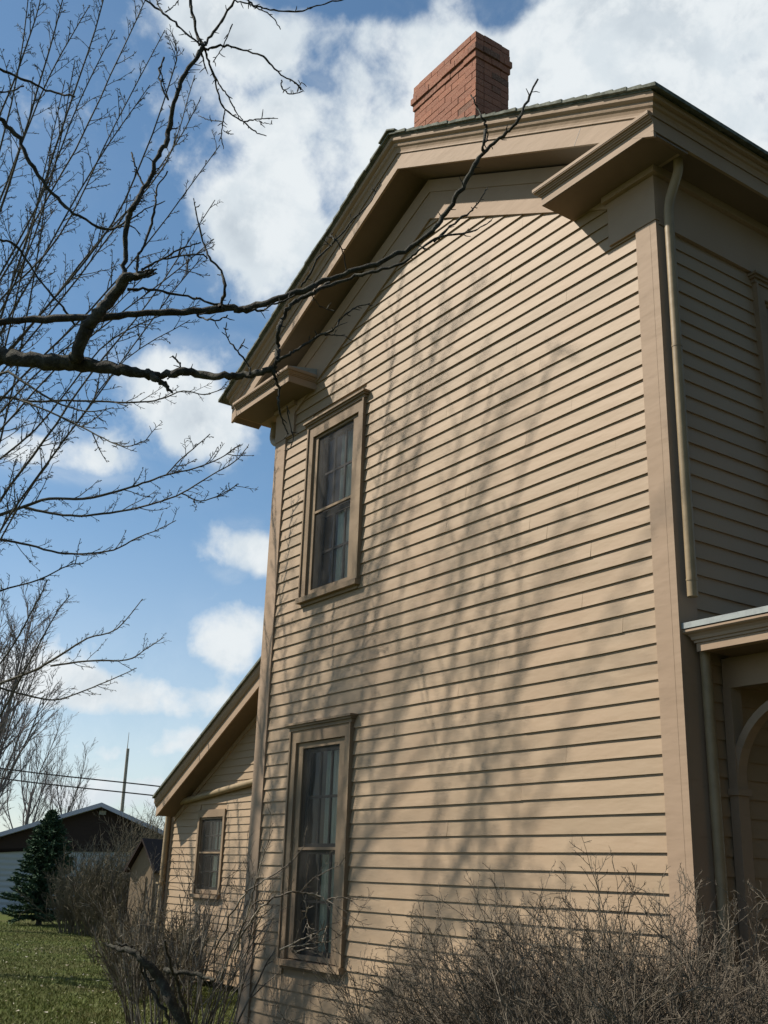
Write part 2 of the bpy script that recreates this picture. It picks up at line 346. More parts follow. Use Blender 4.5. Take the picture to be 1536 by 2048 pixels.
for a, b in ((XL, XC), (XC, XRt)): sweep_x(g, [(-.326, -.300), (.0, -.300), (.0, -.285), (-.326, -.285)], a, b, rake)
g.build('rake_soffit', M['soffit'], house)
# a board joint on the right fascia
g = MB(); x = -.42; g.loft([(x, -.3512, rake(x)-.314), (x+.004, -.3512, rake(x)-.314), (x+.10, -.3512, rake(x)-.16), (x+.096, -.3512, rake(x)-.16)], [(x, -.349, rake(x)-.314), (x+.004, -.349, rake(x)-.314), (x+.10, -.349, rake(x)-.16), (x+.096, -.349, rake(x)-.16)])
g.build('board_joint', M['sash'], house)
# front eave
g = MB()
def sweep_y(g, prof, y0, y1): g.loft([(x, y0, z) for x, z in prof], [(x, y1, z) for x, z in prof])
sweep_y(g, [(.30, 6.435), (.322, 6.435), (.322, 6.60), (.30, 6.60)], -.351, 9.3)
g.build('eave_fascia', M['trim'], house)
g = MB(); ez = 6.700
g.loft([(mx(y), y, rake(mx(y))+dz) for y, dz in CRN], [(mx(y), 9.32, rake(mx(y))+dz) for y, dz in CRN])
g.build('eave_crown', M['trim'], house)
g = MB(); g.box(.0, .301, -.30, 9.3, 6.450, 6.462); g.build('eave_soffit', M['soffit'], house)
g = MB(); sweep_y(g, [(-W-.46, 6.40), (-W-.42, 6.40), (-W-.42, 6.60), (-W-.46, 6.60)], -.34, 9.3); g.box(-W-.43, -W, -.3, 9.3, 6.402, 6.416); g.build('rear_eave', M['trim'], house)
# cornice returns
def ret(x0, x1, z, name):
    g = MB(); g.box(x0, x1, -.349, 0, z, z+.085)
    k = [(0, .075), (.008, .075), (.010, .088), (.022, .100), (.030, .112), (.046, .120), (.050, .128), (.050, .145)]
    for (o, dz), (o2, dz2) in zip(k[:-1], k[1:]):
        if dz2-dz > .001: g.box(x0-(o2 if x0 > -3 else 0), x1+(o2 if x0 < -3 else 0), -.349-o2, .0, z+dz, z+dz2)
    g.build(name, M['trim'], house)
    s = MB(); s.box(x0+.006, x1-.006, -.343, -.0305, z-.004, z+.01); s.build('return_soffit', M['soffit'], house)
    ca, cb = (x0-.03, x1-.006) if x0 > -3 else (x0+.006, x1+.03)
    t = MB(); t.loft([(ca, -.38, z+.146), (ca, -.38, z+.155), (ca, 0, z+.23), (ca, 0, z+.146)], [(cb, -.38, z+.146), (cb, -.38, z+.155), (cb, 0, z+.23), (cb, 0, z+.146)])
    t.build('return_cap', M['flash'], house)
ret(-.775, .318, 6.438, 'cornice_return')
ret(-5.70, -4.545, 6.395, 'cornice_return')
# mould under the returns against the wall
g = MB(); g.box(-.43, .0745, -.075, -.0385, 6.385, 6.437); g.box(.0375, .075, -.0380, 8.9, 6.3855, 6.449); g.build('bed_mould', M['trim'], house)
g = MB(); g.box(-W-.03, -4.9, -.075, -.0385, 6.345, 6.394); g.build('bed_mould', M['trim'], house)
# roof: overlapping shingle courses
roof = MB(); NC = 25
def slope_course(sx, k, n_c, length):
    a0 = k/n_c*length; a1 = (k+1.25)/n_c*length
    pts = []
    for (aa, hgt) in ((a0, .018), (a1, .034), (a1, .004), (a0, .0)):
        x = XC+sx*aa; pts.append((x, TOP-SL*aa+.012+hgt))
    yj = random.uniform(0, .012)
    roof.loft([(x, -.468-yj, z) for x, z in pts], [(x, 9.4, z) for x, z in pts])
for k in range(NC):
    slope_course(1, k, NC, 3.13); slope_course(-1, k, NC, 3.20)
for sx, L in ((1, 3.1), (-1, 3.18)):
    roof.loft([(XC, -.445, TOP), (XC+sx*L, -.445, TOP-SL*L), (XC+sx*L, -.445, TOP-SL*L+.014), (XC, -.445, TOP+.014)], [(XC, 9.38, TOP), (XC+sx*L, 9.38, TOP-SL*L), (XC+sx*L, 9.38, TOP-SL*L+.014), (XC, 9.38, TOP+.014)])
rf = roof.build('roof', M['shingle'], house)
g = MB()
for k in range(32):
    y0 = -.49+k*.31+random.uniform(-.01, .01)
    for sx in (-1, 1):
        g.loft([(XC, y0, TOP+.045), (XC+sx*.13, y0, TOP-.022), (XC+sx*.13, y0, TOP-.008), (XC, y0, TOP+.062)], [(XC, y0+.36, TOP+.038), (XC+sx*.13, y0+.36, TOP-.03), (XC+sx*.13, y0+.36, TOP-.012), (XC, y0+.36, TOP+.05)])
g.build('ridge_cap', M['shingle'], rf)
g = MB(); g.loft([(.12, -.40, 6.82), (.30, -.40, 6.74), (.30, -.40, 6.80), (.14, -.40, 6.88)], [(.12, .05, 6.82), (.30, .05, 6.74), (.30, .05, 6.80), (.14, .05, 6.88)])
g.build('flashing', M['flash'], rf)
# chimney of single bricks
g = MB(); CX0, CX1, CY0, CY1, CT = -3.20, -2.20, .185, .60, 9.46
g.box(CX0+.012, CX1-.012, CY0+.012, CY1-.012, 7.4, CT-.01); ch = g.build('chimney', M['mortar'], house)
g = MB(); z = 7.62; c = .0758; k = 0
while z < CT-.03:
    rem = (CT-z)/c
    o = 0 if rem > 4.6 else (.012 if rem > 3.6 else (.028 if rem > 2.6 else .010))
    x0, x1, y0, y1 = CX0-o, CX1+o, CY0-o, CY1+o; off = (k % 2)*.105
    bz = c-.0075
    def runs(a, b, off):
        p = [a]; t = a+.205-off
        while t < b-.05: p.append(t); t += .21
        p.append(b); return p
    for (yy0, yy1) in ((y0, y0+.1), (y1-.1, y1)):
        P = runs(x0, x1, off)
        for a, b in zip(P[:-1], P[1:]):
            j = random.uniform(-.004, .003); s_ = -1 if yy0 == y0 else 1
            g.box(a+.003, b-.003, yy0+(j if s_ < 0 else 0), yy1+(0 if s_ < 0 else -j), z+random.uniform(-.001, .001), z+bz)
    for (xx0, xx1) in ((x0, x0+.1), (x1-.1, x1)):
        P = runs(y0+.102, y1-.102, (.105-off) % .11)
        for a, b in zip(P[:-1], P[1:]):
            j = random.uniform(-.004, .003)
            g.box(xx0+(j if xx0 == x0 else 0), xx1-(j if xx0 != x0 else 0), a+.003, b-.003, z, z+bz)
    z += c; k += 1
g.build('bricks', M['brick'], ch)

# windows on the gable wall
def window(root, x0, x1, z0, z1, gx0, gx1, gz0, gz1, rail, y=0.0, hood=True, P=None, cw=.085):
    """casing outer x0..x1, z0..z1; screen opening gx0..gx1, gz0..gz1"""
    P = P or (lambda g: g)
    def B(boxes, name, m, par, sm=False):
        g = MB()
        for b in boxes: g.box(*b)
        P(g); return g.build(name, m, par, sm)
    fr = B([(x0+.012, x0+.012+cw, y-.040, y+.08, z0+.055, z1-.02), (x1-.012-cw, x1-.012, y-.040, y+.08, z0+.055, z1-.02), (x0+.012+cw, x1-.012-cw, y-.0395, y+.08, z1-.13, z1-.02),
            (x0-.004, x0+.016, y-.055, y+.0, z0+.055, z1-.02), (x1-.016, x1+.004, y-.055, y+.0, z0+.055, z1-.02)][:5 if hood else 3], 'window_casing', M['wintrim'], root)
    B([(x0-.015, x1+.012, y-.075, y+.05, z0, z0+.050), (x0+.02, x1-.02, y-.03, y+.05, z0-.03, z0-.0005)], 'sill', M['wintrim'], fr)
    if hood:
        B([(x0-.018, x1+.016, y-.052, y+.0, z1-.020, z1+.010), (x0-.034, x1+.032, y-.070, y+.0, z1+.0105, z1+.030), (x0-.048, x1+.046, y-.088, y+.0, z1+.0305, z1+.050)], 'hood', M['wintrim'], fr)
    # screen frame
    f = .045; ix0, ix1, iz0, iz1 = x0+.012+cw+.002, x1-.012-cw-.002, z0+.06, z1-.134
    B([(ix0, gx0, y-.014, y+.012, iz0, iz1), (gx1, ix1, y-.014, y+.012, iz0, iz1), (gx0, gx1, y-.0135, y+.012, gz1, iz1), (gx0, gx1, y-.0135, y+.012, iz0, gz0), (gx0, gx1, y-.012, y+.010, rail-.012, rail+.012)], 'screen_frame', M['wintrim'], fr)
    g = MB(); g.add([(gx0-.003, y, gz0-.003), (gx1+.003, y, gz0-.003), (gx1+.003, y, gz1+.003), (gx0-.003, y, gz1+.003)], [(0, 1, 2, 3)]); P(g); g.build('screen', M['screen'], fr)
    # sashes behind
    sb = []; s0, s1, b0, b1 = gx0-.01, gx1+.01, gz0-.01, gz1+.01; yy = y+.045
    for (c, d_, yo) in ((rail, b1, 0), (b0, rail, .028)):
        yq = yy+yo
        sb += [(s0, s0+.045, yq, yq+.025, c, d_), (s1-.045, s1, yq, yq+.025, c, d_), (s0+.045, s1-.045, yq+.0005, yq+.0245, d_-.045, d_), (s0+.045, s1-.045, yq+.0005, yq+.0245, c, c+.045)]
        for t in (1/3, 2/3): xm = s0+.045+(s1-s0-.09)*t; sb.append((xm-.011, xm+.011, yq+.003, yq+.022, c+.045, d_-.045))
        zm = (c+d_)/2; sb.append((s0+.045, s1-.045, yq+.004, yq+.021, zm-.011, zm+.011))
    sa = B(sb, 'sash', M['sash'], fr)
    g = MB()
    for (c, d_, yo) in ((rail, b1, 0), (b0, rail, .028)):
        q = yy+yo+.012; g.add([(s0+.03, q, c+.02), (s1-.03, q, c+.02), (s1-.03, q, d_-.02), (s0+.03, q, d_-.02)], [(0, 1, 2, 3)])
    P(g); g.build('pane', M['glass'], sa)
    # curtain: two hanging folds
    g = MB(); nx = 60
    for (a, b) in ((s0+(s1-s0)*.36, s1+.05),):
        for zz in ((gz0-.05, gz1+.05),):
            X = np.linspace(a, b, nx); Y = y+.125+.020*np.sin(X*95)+.010*np.sin(X*37+1)
            V = np.concatenate([np.stack([X, Y, 0*X+zz[0]], 1), np.stack([X, Y*.6+(y+.125)*.4, 0*X+zz[1]], 1)])
            g.add(V, [(i, i+1, nx+i+1, nx+i) for i in range(nx-1)])
    P(g); g.build('curtain', M['curtain'], fr, True)
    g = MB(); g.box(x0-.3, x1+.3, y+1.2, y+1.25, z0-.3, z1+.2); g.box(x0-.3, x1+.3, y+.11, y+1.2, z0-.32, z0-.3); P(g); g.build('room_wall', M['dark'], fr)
    return fr
window(house, *WINS[0], -4.440, -3.790, 4.215, 5.812, 5.010)
window(house, *WINS[1], -4.410, -3.790, .945, 2.700, 1.818)
def turn(g):  # local x,y -> front wall (faces +X)
    g.v = [(-b, a, c) for a, b, c in g.v]
window(house, FW_Y[0], FW_Y[1], 4.15, 5.93, FW_Y[0]+.15, FW_Y[1]-.15, 4.27, 5.78, 5.02, P=turn)

# downspouts
def pipe(g, pts, r, sides=14, rounds=8):
    P = [np.array(p, float) for p in pts]; out = [P[0]]
    for i in range(1, len(P)-1):
        a, b, c = P[i-1], P[i], P[i+1]; k = min(.09, np.linalg.norm(a-b)*.45, np.linalg.norm(c-b)*.45)
        s = b+(a-b)/np.linalg.norm(a-b)*k; e = b+(c-b)/np.linalg.norm(c-b)*k
        for t in np.linspace(0, 1, rounds): out.append((1-t)**2*s+2*t*(1-t)*b+t*t*e)
    out.append(P[-1]); g.tube(out, r, sides)
def collar(g, c, r, h=.012): g.tube([(c[0], c[1], c[2]), (c[0], c[1], c[2]+h)], r, 16)
sx, sy = .092, .037
g = MB(); pipe(g, [(.20, .04, 6.47), (.20, .04, 6.36), (sx, sy, 6.14), (sx, sy, 3.30)], .034)
for zz in (5.02, 3.40): collar(g, (sx, sy, zz), .0365)
g.build('downspout', M['metalpaint'], house, True)
g = MB(); pipe(g, [(.075, .14, 2.97), (.078, .16, .12)], .033)
for zz in (1.75,): collar(g, (.077, .15, zz), .036)
g.build('downspout', M['metalpaint'], house, True)
g = MB(); pipe(g, [(-5.62, .12, 6.42), (-5.66, .12, 6.20), (-5.47, .12, 6.12), (-5.36, .12, 6.20), (-5.36, .12, 5.9)], .05); g.build('downspout_elbow', M['metalpaint'], house, True)

# porch on the front
porch = MB()
porch.box(.03, 2.62, .04, 6.0, 3.075, 3.092); po = porch.build('porch_roof', M['soffit'], house)
def prof_porch(g, prof, x1):
    # side run facing -Y, mitred back at the house end; front run facing +X
    g.loft([(.03+y*1.0, y, z) for y, z in prof], [(x1-y, y, z) for y, z in prof])
    g.loft([(x1-y, y, z) for y, z in prof], [(x1-y, 6.0, z) for y, z in prof])
g = MB(); prof_porch(g, [(-.012, 3.098), (-.012, 3.134), (.30, 3.150), (.30, 3.098)], 2.70); g.build('porch_drip_edge', M['flash'], po)
g = MB(); prof_porch(g, [(-.006, 3.092), (-.006, 3.078), (.002, 3.070), (.018, 3.062), (.030, 3.048), (.034, 3.030), (.044, 3.026), (.044, 3.012), (.12, 3.012), (.12, 3.092)], 2.70); g.build('porch_crown', M['trim'], po)
g = MB(); prof_porch(g, [(.054, 3.0115), (.054, 2.960), (.12, 2.960), (.12, 3.0115)], 2.70); g.build('porch_fascia', M['trim'], po)
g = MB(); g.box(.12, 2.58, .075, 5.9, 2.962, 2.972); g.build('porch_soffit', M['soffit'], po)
g = MB(); g.box(.03, 2.50, .35, .45, 2.775, 2.9615); g.box(2.40, 2.50, .45, 5.9, 2.775, 2.9615); g.build('porch_beam', M['trim'], po)
for xx, yy in ((1.02, .35), (2.40, .35), (2.40, 3.0), (2.40, 5.8)):
    g = MB(); g.box(xx, xx+.1, yy, yy+.1, .45, 2.776); g.box(xx-.02, xx+.12, yy-.02, yy+.12, .45, .62); g.box(xx-.015, xx+.115, yy-.015, yy+.115, 2.16, 2.20); g.build('porch_post', M['trim'], po)
g = MB(); g.box(.024, .085, .35, .45, .45, 2.7755); g.box(.0235, .10, .335, .465, 2.13, 2.17); g.build('pilaster', M['trim'], po)
g = MB(); cx, cz, ro, ri = .555, 2.20, .520, .470; k = 28
A = [(cx-ro*math.cos(math.pi*i/k), cz+ro*math.sin(math.pi*i/k)) for i in range(k+1)]; Bq = [(cx-ri*math.cos(math.pi*i/k), cz+ri*math.sin(math.pi*i/k)) for i in range(k+1)]
for i in range(k):
    g.loft([(A[i][0], .36, A[i][1]), (A[i+1][0], .36, A[i+1][1]), (Bq[i+1][0], .36, Bq[i+1][1]), (Bq[i][0], .36, Bq[i][1])], [(A[i][0], .44, A[i][1]), (A[i+1][0], .44, A[i+1][1]), (Bq[i+1][0], .44, Bq[i+1][1]), (Bq[i][0], .44, Bq[i][1])])
g.build('porch_arch', M['trim'], po)
g = MB(); g.box(.03, 2.6, .10, 6.0, .38, .45); g.box(.05, 2.5, .14, 5.9, .0, .379); g.build('porch_floor', M['soffit'], po)

# rear wing
WX0, WX1, WY = -12.73, -W, 2.5
WR = lambda x: 2.69+.540*(x+12.56) if x < -9.0 else 2.69+.540*(3.56)-.3*(x+9.0)
g = MB()
wins = (-11.66, -10.74, 1.22, 2.52)
g.loft([(WX0, WY, 0.1), (wins[0]+.05, WY, .1), (wins[0]+.05, WY, WR(wins[0])-.2), (WX0, WY, WR(WX0)-.2)], [(WX0, WY+.1, 0.1), (wins[0]+.05, WY+.1, .1), (wins[0]+.05, WY+.1, WR(wins[0])-.2), (WX0, WY+.1, WR(WX0)-.2)])
g.box(wins[0]+.05, wins[1]-.05, WY, WY+.1, .1, wins[2]+.03); 
g.loft([(wins[0]+.05, WY, wins[3]-.06), (wins[1]-.05, WY, wins[3]-.06), (wins[1]-.05, WY, WR(wins[1])-.2), (wins[0]+.05, WY, WR(wins[0])-.2)], [(wins[0]+.05, WY+.1, wins[3]-.06), (wins[1]-.05, WY+.1, wins[3]-.06), (wins[1]-.05, WY+.1, WR(wins[1])-.2), (wins[0]+.05, WY+.1, WR(wins[0])-.2)])
g.loft([(wins[1]-.05, WY, .1), (WX1, WY, .1), (WX1, WY, 3.3), (-9, WY, WR(-9)-.2), (wins[1]-.05, WY, WR(wins[1])-.2)], [(wins[1]-.05, WY+.1, .1), (WX1, WY+.1, .1), (WX1, WY+.1, 3.3), (-9, WY+.1, WR(-9)-.2), (wins[1]-.05, WY+.1, WR(wins[1])-.2)])
g.box(WX0, WX0+.1, WY+.1, 7.5, .1, 2.4); g.box(WX0+.1, WX1, 7.4, 7.5, .1, 3.3)
wing = g.build('rear_wing', M['siding'], house)
g = MB(); e2 = .106; i = 0
while True:
    zb = 4.6-i*e2; i += 1
    if zb < .15: break
    x0 = max(WX0+.10, -12.56+(zb+.30-2.69)/.540)
    segs = [(x0, WX1)]
    if zb < wins[3]+.02 and zb+e2 > wins[2]-.02: segs = [(x0, wins[0]+.02), (wins[1]-.02, WX1)]
    for p, q in segs:
        if q-p > .1:
            j = random.uniform(-.001, .001)
            g.loft([(p, WY-.019-j, zb), (p, WY-.004, zb+e2+.01), (p, WY-.001, zb+e2+.01), (p, WY-.001, zb)], [(q, WY-.019-j, zb), (q, WY-.004, zb+e2+.01), (q, WY-.001, zb+e2+.01), (q, WY-.001, zb)])
g.build('clapboards', M['siding'], wing)
g = MB(); g.box(WX0-.02, WX0+.13, WY-.026, WY, .1, 2.62); g.box(WX0-.02, WX0-.0005, WY, WY+.12, .1, 2.6); g.build('corner_board', M['trim'], wing)
g = MB()
g.loft([(WX0, WY-.03, WR(WX0)-.34), (-9, WY-.03, WR(-9)-.34), (-9, WY-.03, WR(-9)-.22), (WX0, WY-.03, WR(WX0)-.22)], [(WX0, WY, WR(WX0)-.34), (-9, WY, WR(-9)-.34), (-9, WY, WR(-9)-.22), (WX0, WY, WR(WX0)-.22)])
g.build('raking_frieze', M['trim'], wing)
xe = -13.12
def wsweep(prof, name, m):
    g = MB()
    for a, b in ((xe+.55, -9.0), (-9.0, WX1)):
        g.loft([(a, y, WR(a)+dz) for y, dz in prof], [(b, y, WR(b)+dz) for y, dz in prof])
    return g.build(name, m, wing)
wsweep([(2.150, -.275), (2.175, -.275), (2.175, -.05), (2.150, -.05)], 'rake_fascia', M['trim'])
wsweep([(2.149, -.13), (2.128, -.115), (2.105, -.07), (2.098, -.05), (2.098, 0), (2.17, 0), (2.17, -.13)], 'rake_crown', M['trim'])
wsweep([(2.174, -.262), (2.5, -.262), (2.5, -.25), (2.174, -.25)], 'rake_soffit', M['soffit'])
wsweep([(2.06, .004), (7.8, .004), (7.8, .04), (2.06, .04)], 'wing_roof', M['shingle'])
g = MB(); pipe(g, [(-5.32, WY-.07, 3.22), (WX0+.05, WY-.07, 2.61), (WX0+.02, WY-.09, .15)], .048); g.build('downspout', M['metalpaint'], wing, True)
for zz in (2.5, 1.4):
    g = MB(); g.box(WX0-.05, WX0+.09, WY-.145, WY-.026, zz-.012, zz+.012); g.build('pipe_strap', M['metalpaint'], wing)
def shift(g): g.v = [(a, b+WY, c) for a, b, c in g.v]
window(wing, *wins, wins[0]+.09, wins[1]-.10, wins[2]+.12, wins[3]-.16, (wins[2]+wins[3])/2, hood=False, P=shift, cw=.055)

# ================================================================== PLANTS
def norm(v): return v/(np.linalg.norm(v)+1e-12)
def rvec(): return norm(rng.normal(size=3))
def grow(g, p, d, length, r, level, spec, cr=None):
    """a wandering tapered shoot with side shoots; spec = list per level"""
    s = spec[level]; n = s['seg']; step = length/n; P = [p]; dirs = [d]; dd = norm(d)
    for i in range(n):
        dd = norm(dd + s['wob']*rng.normal(size=3) + np.array([0, 0, s['up']])*step*3)
        P.append(P[-1]+dd*step); dirs.append(dd)
    t = np.linspace(0, 1, n+1); rad = r*(1-(1-s.get('tip', .35))*t)
    if s.get('knob'): rad = rad*(1+s['knob']*rng.uniform(-1, 1, n+1))
    g.tube(P, rad, s['sides'], cap=False)
    if level+1 < len(spec):
        q = spec[level+1]
        for k in range(s['kids'] if isinstance(s['kids'], int) else int(rng.integers(*s['kids']))):
            tt = s['from']+(1-s['from'])*(k+rng.random())/max(1, (s['kids'] if isinstance(s['kids'], int) else s['kids'][1]))
            tt = min(tt, .995); i = int(tt*n); f = tt*n-i; pp = P[i]*(1-f)+P[i+1]*f; base = dirs[i+1]
            side = norm(np.cross(base, rvec())); a = s['ang']*rng.uniform(.7, 1.25)
            nd = norm(base*math.cos(a)+side*math.sin(a))
            grow(g, pp, nd, length*s['ratio']*rng.uniform(.55, 1.15)*(1-.45*tt), max(r*(1-.6*tt)*s.get('rr', .55), s.get('rmin', .001)), level+1, spec)
def catmull(P, n=5):
    P = np.asarray(P, float); Q = np.concatenate([[2*P[0]-P[1]], P, [2*P[-1]-P[-2]]]); out = []
    for i in range(1, len(Q)-2):
        for t in np.arange(n)/n:
            out.append(.5*((2*Q[i])+(-Q[i-1]+Q[i+1])*t+(2*Q[i-1]-5*Q[i]+4*Q[i+1]-Q[i+2])*t*t+(-Q[i-1]+3*Q[i]-3*Q[i+1]+Q[i+2])*t**3))
    out.append(Q[-2]); return np.array(out)
def branch(g, pts, w0, w1, d0, d1, wob=.012, sides=8, knob=.12, spurs=0, spur_len=.05, widths=None, n=5):
    """a limb through places seen at (px,py), d0..d1 metres off; w in px-wide at that distance"""
    k = len(pts); d = np.linspace(d0, d1, k)+rng.normal(0, .03, k)*(0 if k < 3 else 1)
    d[0], d[-1] = d0, d1
    P = catmull([at(a, b, c) for (a, b), c in zip(pts, d)], n); m = len(P); dd = np.linspace(d0, d1, m)
    wpx = np.interp(np.linspace(0, 1, m), np.linspace(0, 1, len(widths)), widths) if widths else np.linspace(w0, w1, m)
    rad = wpx/2/F*dd*(1+knob*rng.uniform(-1, 1, m)); P[1:-1] += rng.normal(0, wob, (m-2, 3))*np.clip(rad[1:-1, None]/.01, .3, 1)*(.5 if m < 40 else .3)
    g.tube(P, rad, sides)
    T = np.gradient(P, axis=0)
    for _ in range(spurs):
        i = int(rng.integers(1, m-1)); a = norm(norm(T[i])*.5+.9*norm(np.cross(T[i], rvec())))
        L = spur_len*rng.uniform(.4, 1.3); q = [P[i], P[i]+a*L*.5, P[i]+a*L+rvec()*L*.2]
        g.tube(q, [max(.0022, rad[i]*.35), .0028, .0016], 4, cap=False)
    return P
# ---- near gnarled tree: trunk left of the view, limbs reaching across towards the gable
NT_ROOT = empty('gnarled_tree', 'dark gnarled bare tree whose thick limbs cross in front of the gable', 'tree')
g = MB(); D0 = 5.0
A0 = at(-60, 712, D0)
tb = np.array([-2.6, -5.4, 0.0])
g.tube(catmull([tb, tb+(0.05, .03, .8), tb+(.02, .0, 1.7), tb+(.1, .05, 2.6), tb+(.0, .1, 3.6), tb+(-.2, .0, 5.0), tb+(-.3, -.2, 7.5)], 6), np.linspace(.24, .05, 37)*(1+.06*rng.uniform(-1, 1, 37)), 14)
tl = tb+(.05, .05, 2.4)
g.tube(catmull([tl, tl*.6+A0*.4+(0, 0, .12), A0], 6), np.linspace(.10, .037, 13), 10)
g.build('trunk', M['bark'], NT_ROOT, True)
g = MB()
branch(g, [(-60, 712), (0, 713), (50, 719), (117, 725), (176, 730), (234, 738), (281, 747), (325, 752), (363, 743), (398, 748), (449, 753), (488, 750), (523, 744), (547, 737)], 0, 0, 5.0, 4.9, widths=[37, 36, 31, 33, 30, 23, 19, 14, 17, 16, 14, 14, 13, 12], sides=12, knob=.10, spurs=14, spur_len=.04)
branch(g, [(295, 744), (318, 760), (333, 772), (345, 786)], 15, 4, 4.98, 4.95, knob=.2)
branch(g, [(300, 750), (325, 768), (340, 782), (336, 776)], 8, 3, 4.97, 4.93, knob=.2)
g.build('limb', M['bark'], NT_ROOT, True)
g = MB()
branch(g, [(-60, 652), (0, 647), (68, 638), (182, 636), (273, 628), (387, 622), (456, 616), (492, 618), (547, 602), (606, 581), (638, 568), (700, 545), (754, 528), (820, 495), (863, 463), (885, 435), (918, 386), (945, 337), (967, 305), (1005, 272), (1037, 240), (1054, 201), (1076, 158)], 0, 0, 5.1, 5.3, widths=[14, 14, 14, 15, 14, 14, 16, 15, 13, 12, 11, 10, 10, 9, 9, 9, 9, 9, 8, 7, 6, 5, 3.5], sides=9, knob=.13, spurs=26, spur_len=.045)
branch(g, [(967, 305), (966, 285), (971, 262), (972, 250), (965, 238), (956, 218), (949, 202), (942, 190)], 6, 3, 5.2, 5.25, knob=.25, spurs=3)
branch(g, [(968, 290), (976, 275), (974, 255)], 4, 2, 5.2, 5.2)
branch(g, [(387, 624), (403, 636), (423, 640), (440, 640), (455, 630)], 4, 2.5, 5.05, 5.0, knob=.3, spurs=4)
branch(g, [(492, 618), (520, 622), (540, 612), (560, 606), (590, 590)], 4.5, 3, 5.0, 5.05, knob=.3, spurs=4)
g.build('limb', M['bark'], NT_ROOT, True)
g = MB()
branch(g, [(150, 722), (156, 705), (172, 660), (195, 627), (222, 600), (246, 563), (262, 552), (290, 546), (314, 538)], 0, 0, 4.98, 4.9, widths=[27, 26, 27, 26, 24, 23, 18, 11, 3], sides=12, knob=.09, spurs=8)
for dy in (0, 4, -3, 7): branch(g, [(268, 552+dy), (292, 546+dy), (308+dy, 540+dy)], 7, 2, 4.92, 4.88, knob=.3)
branch(g, [(246, 560), (248, 548), (251, 501), (256, 435), (269, 410), (292, 369), (314, 319), (333, 283), (337, 255), (349, 205), (365, 155), (387, 123), (406, 92)], 0, 0, 4.95, 5.2, widths=[13, 9, 10, 12, 11, 9, 9, 9.5, 10, 9, 9, 8, 10], sides=9, knob=.12, spurs=22)
g.build('limb', M['bark'], NT_ROOT, True)
g = MB()
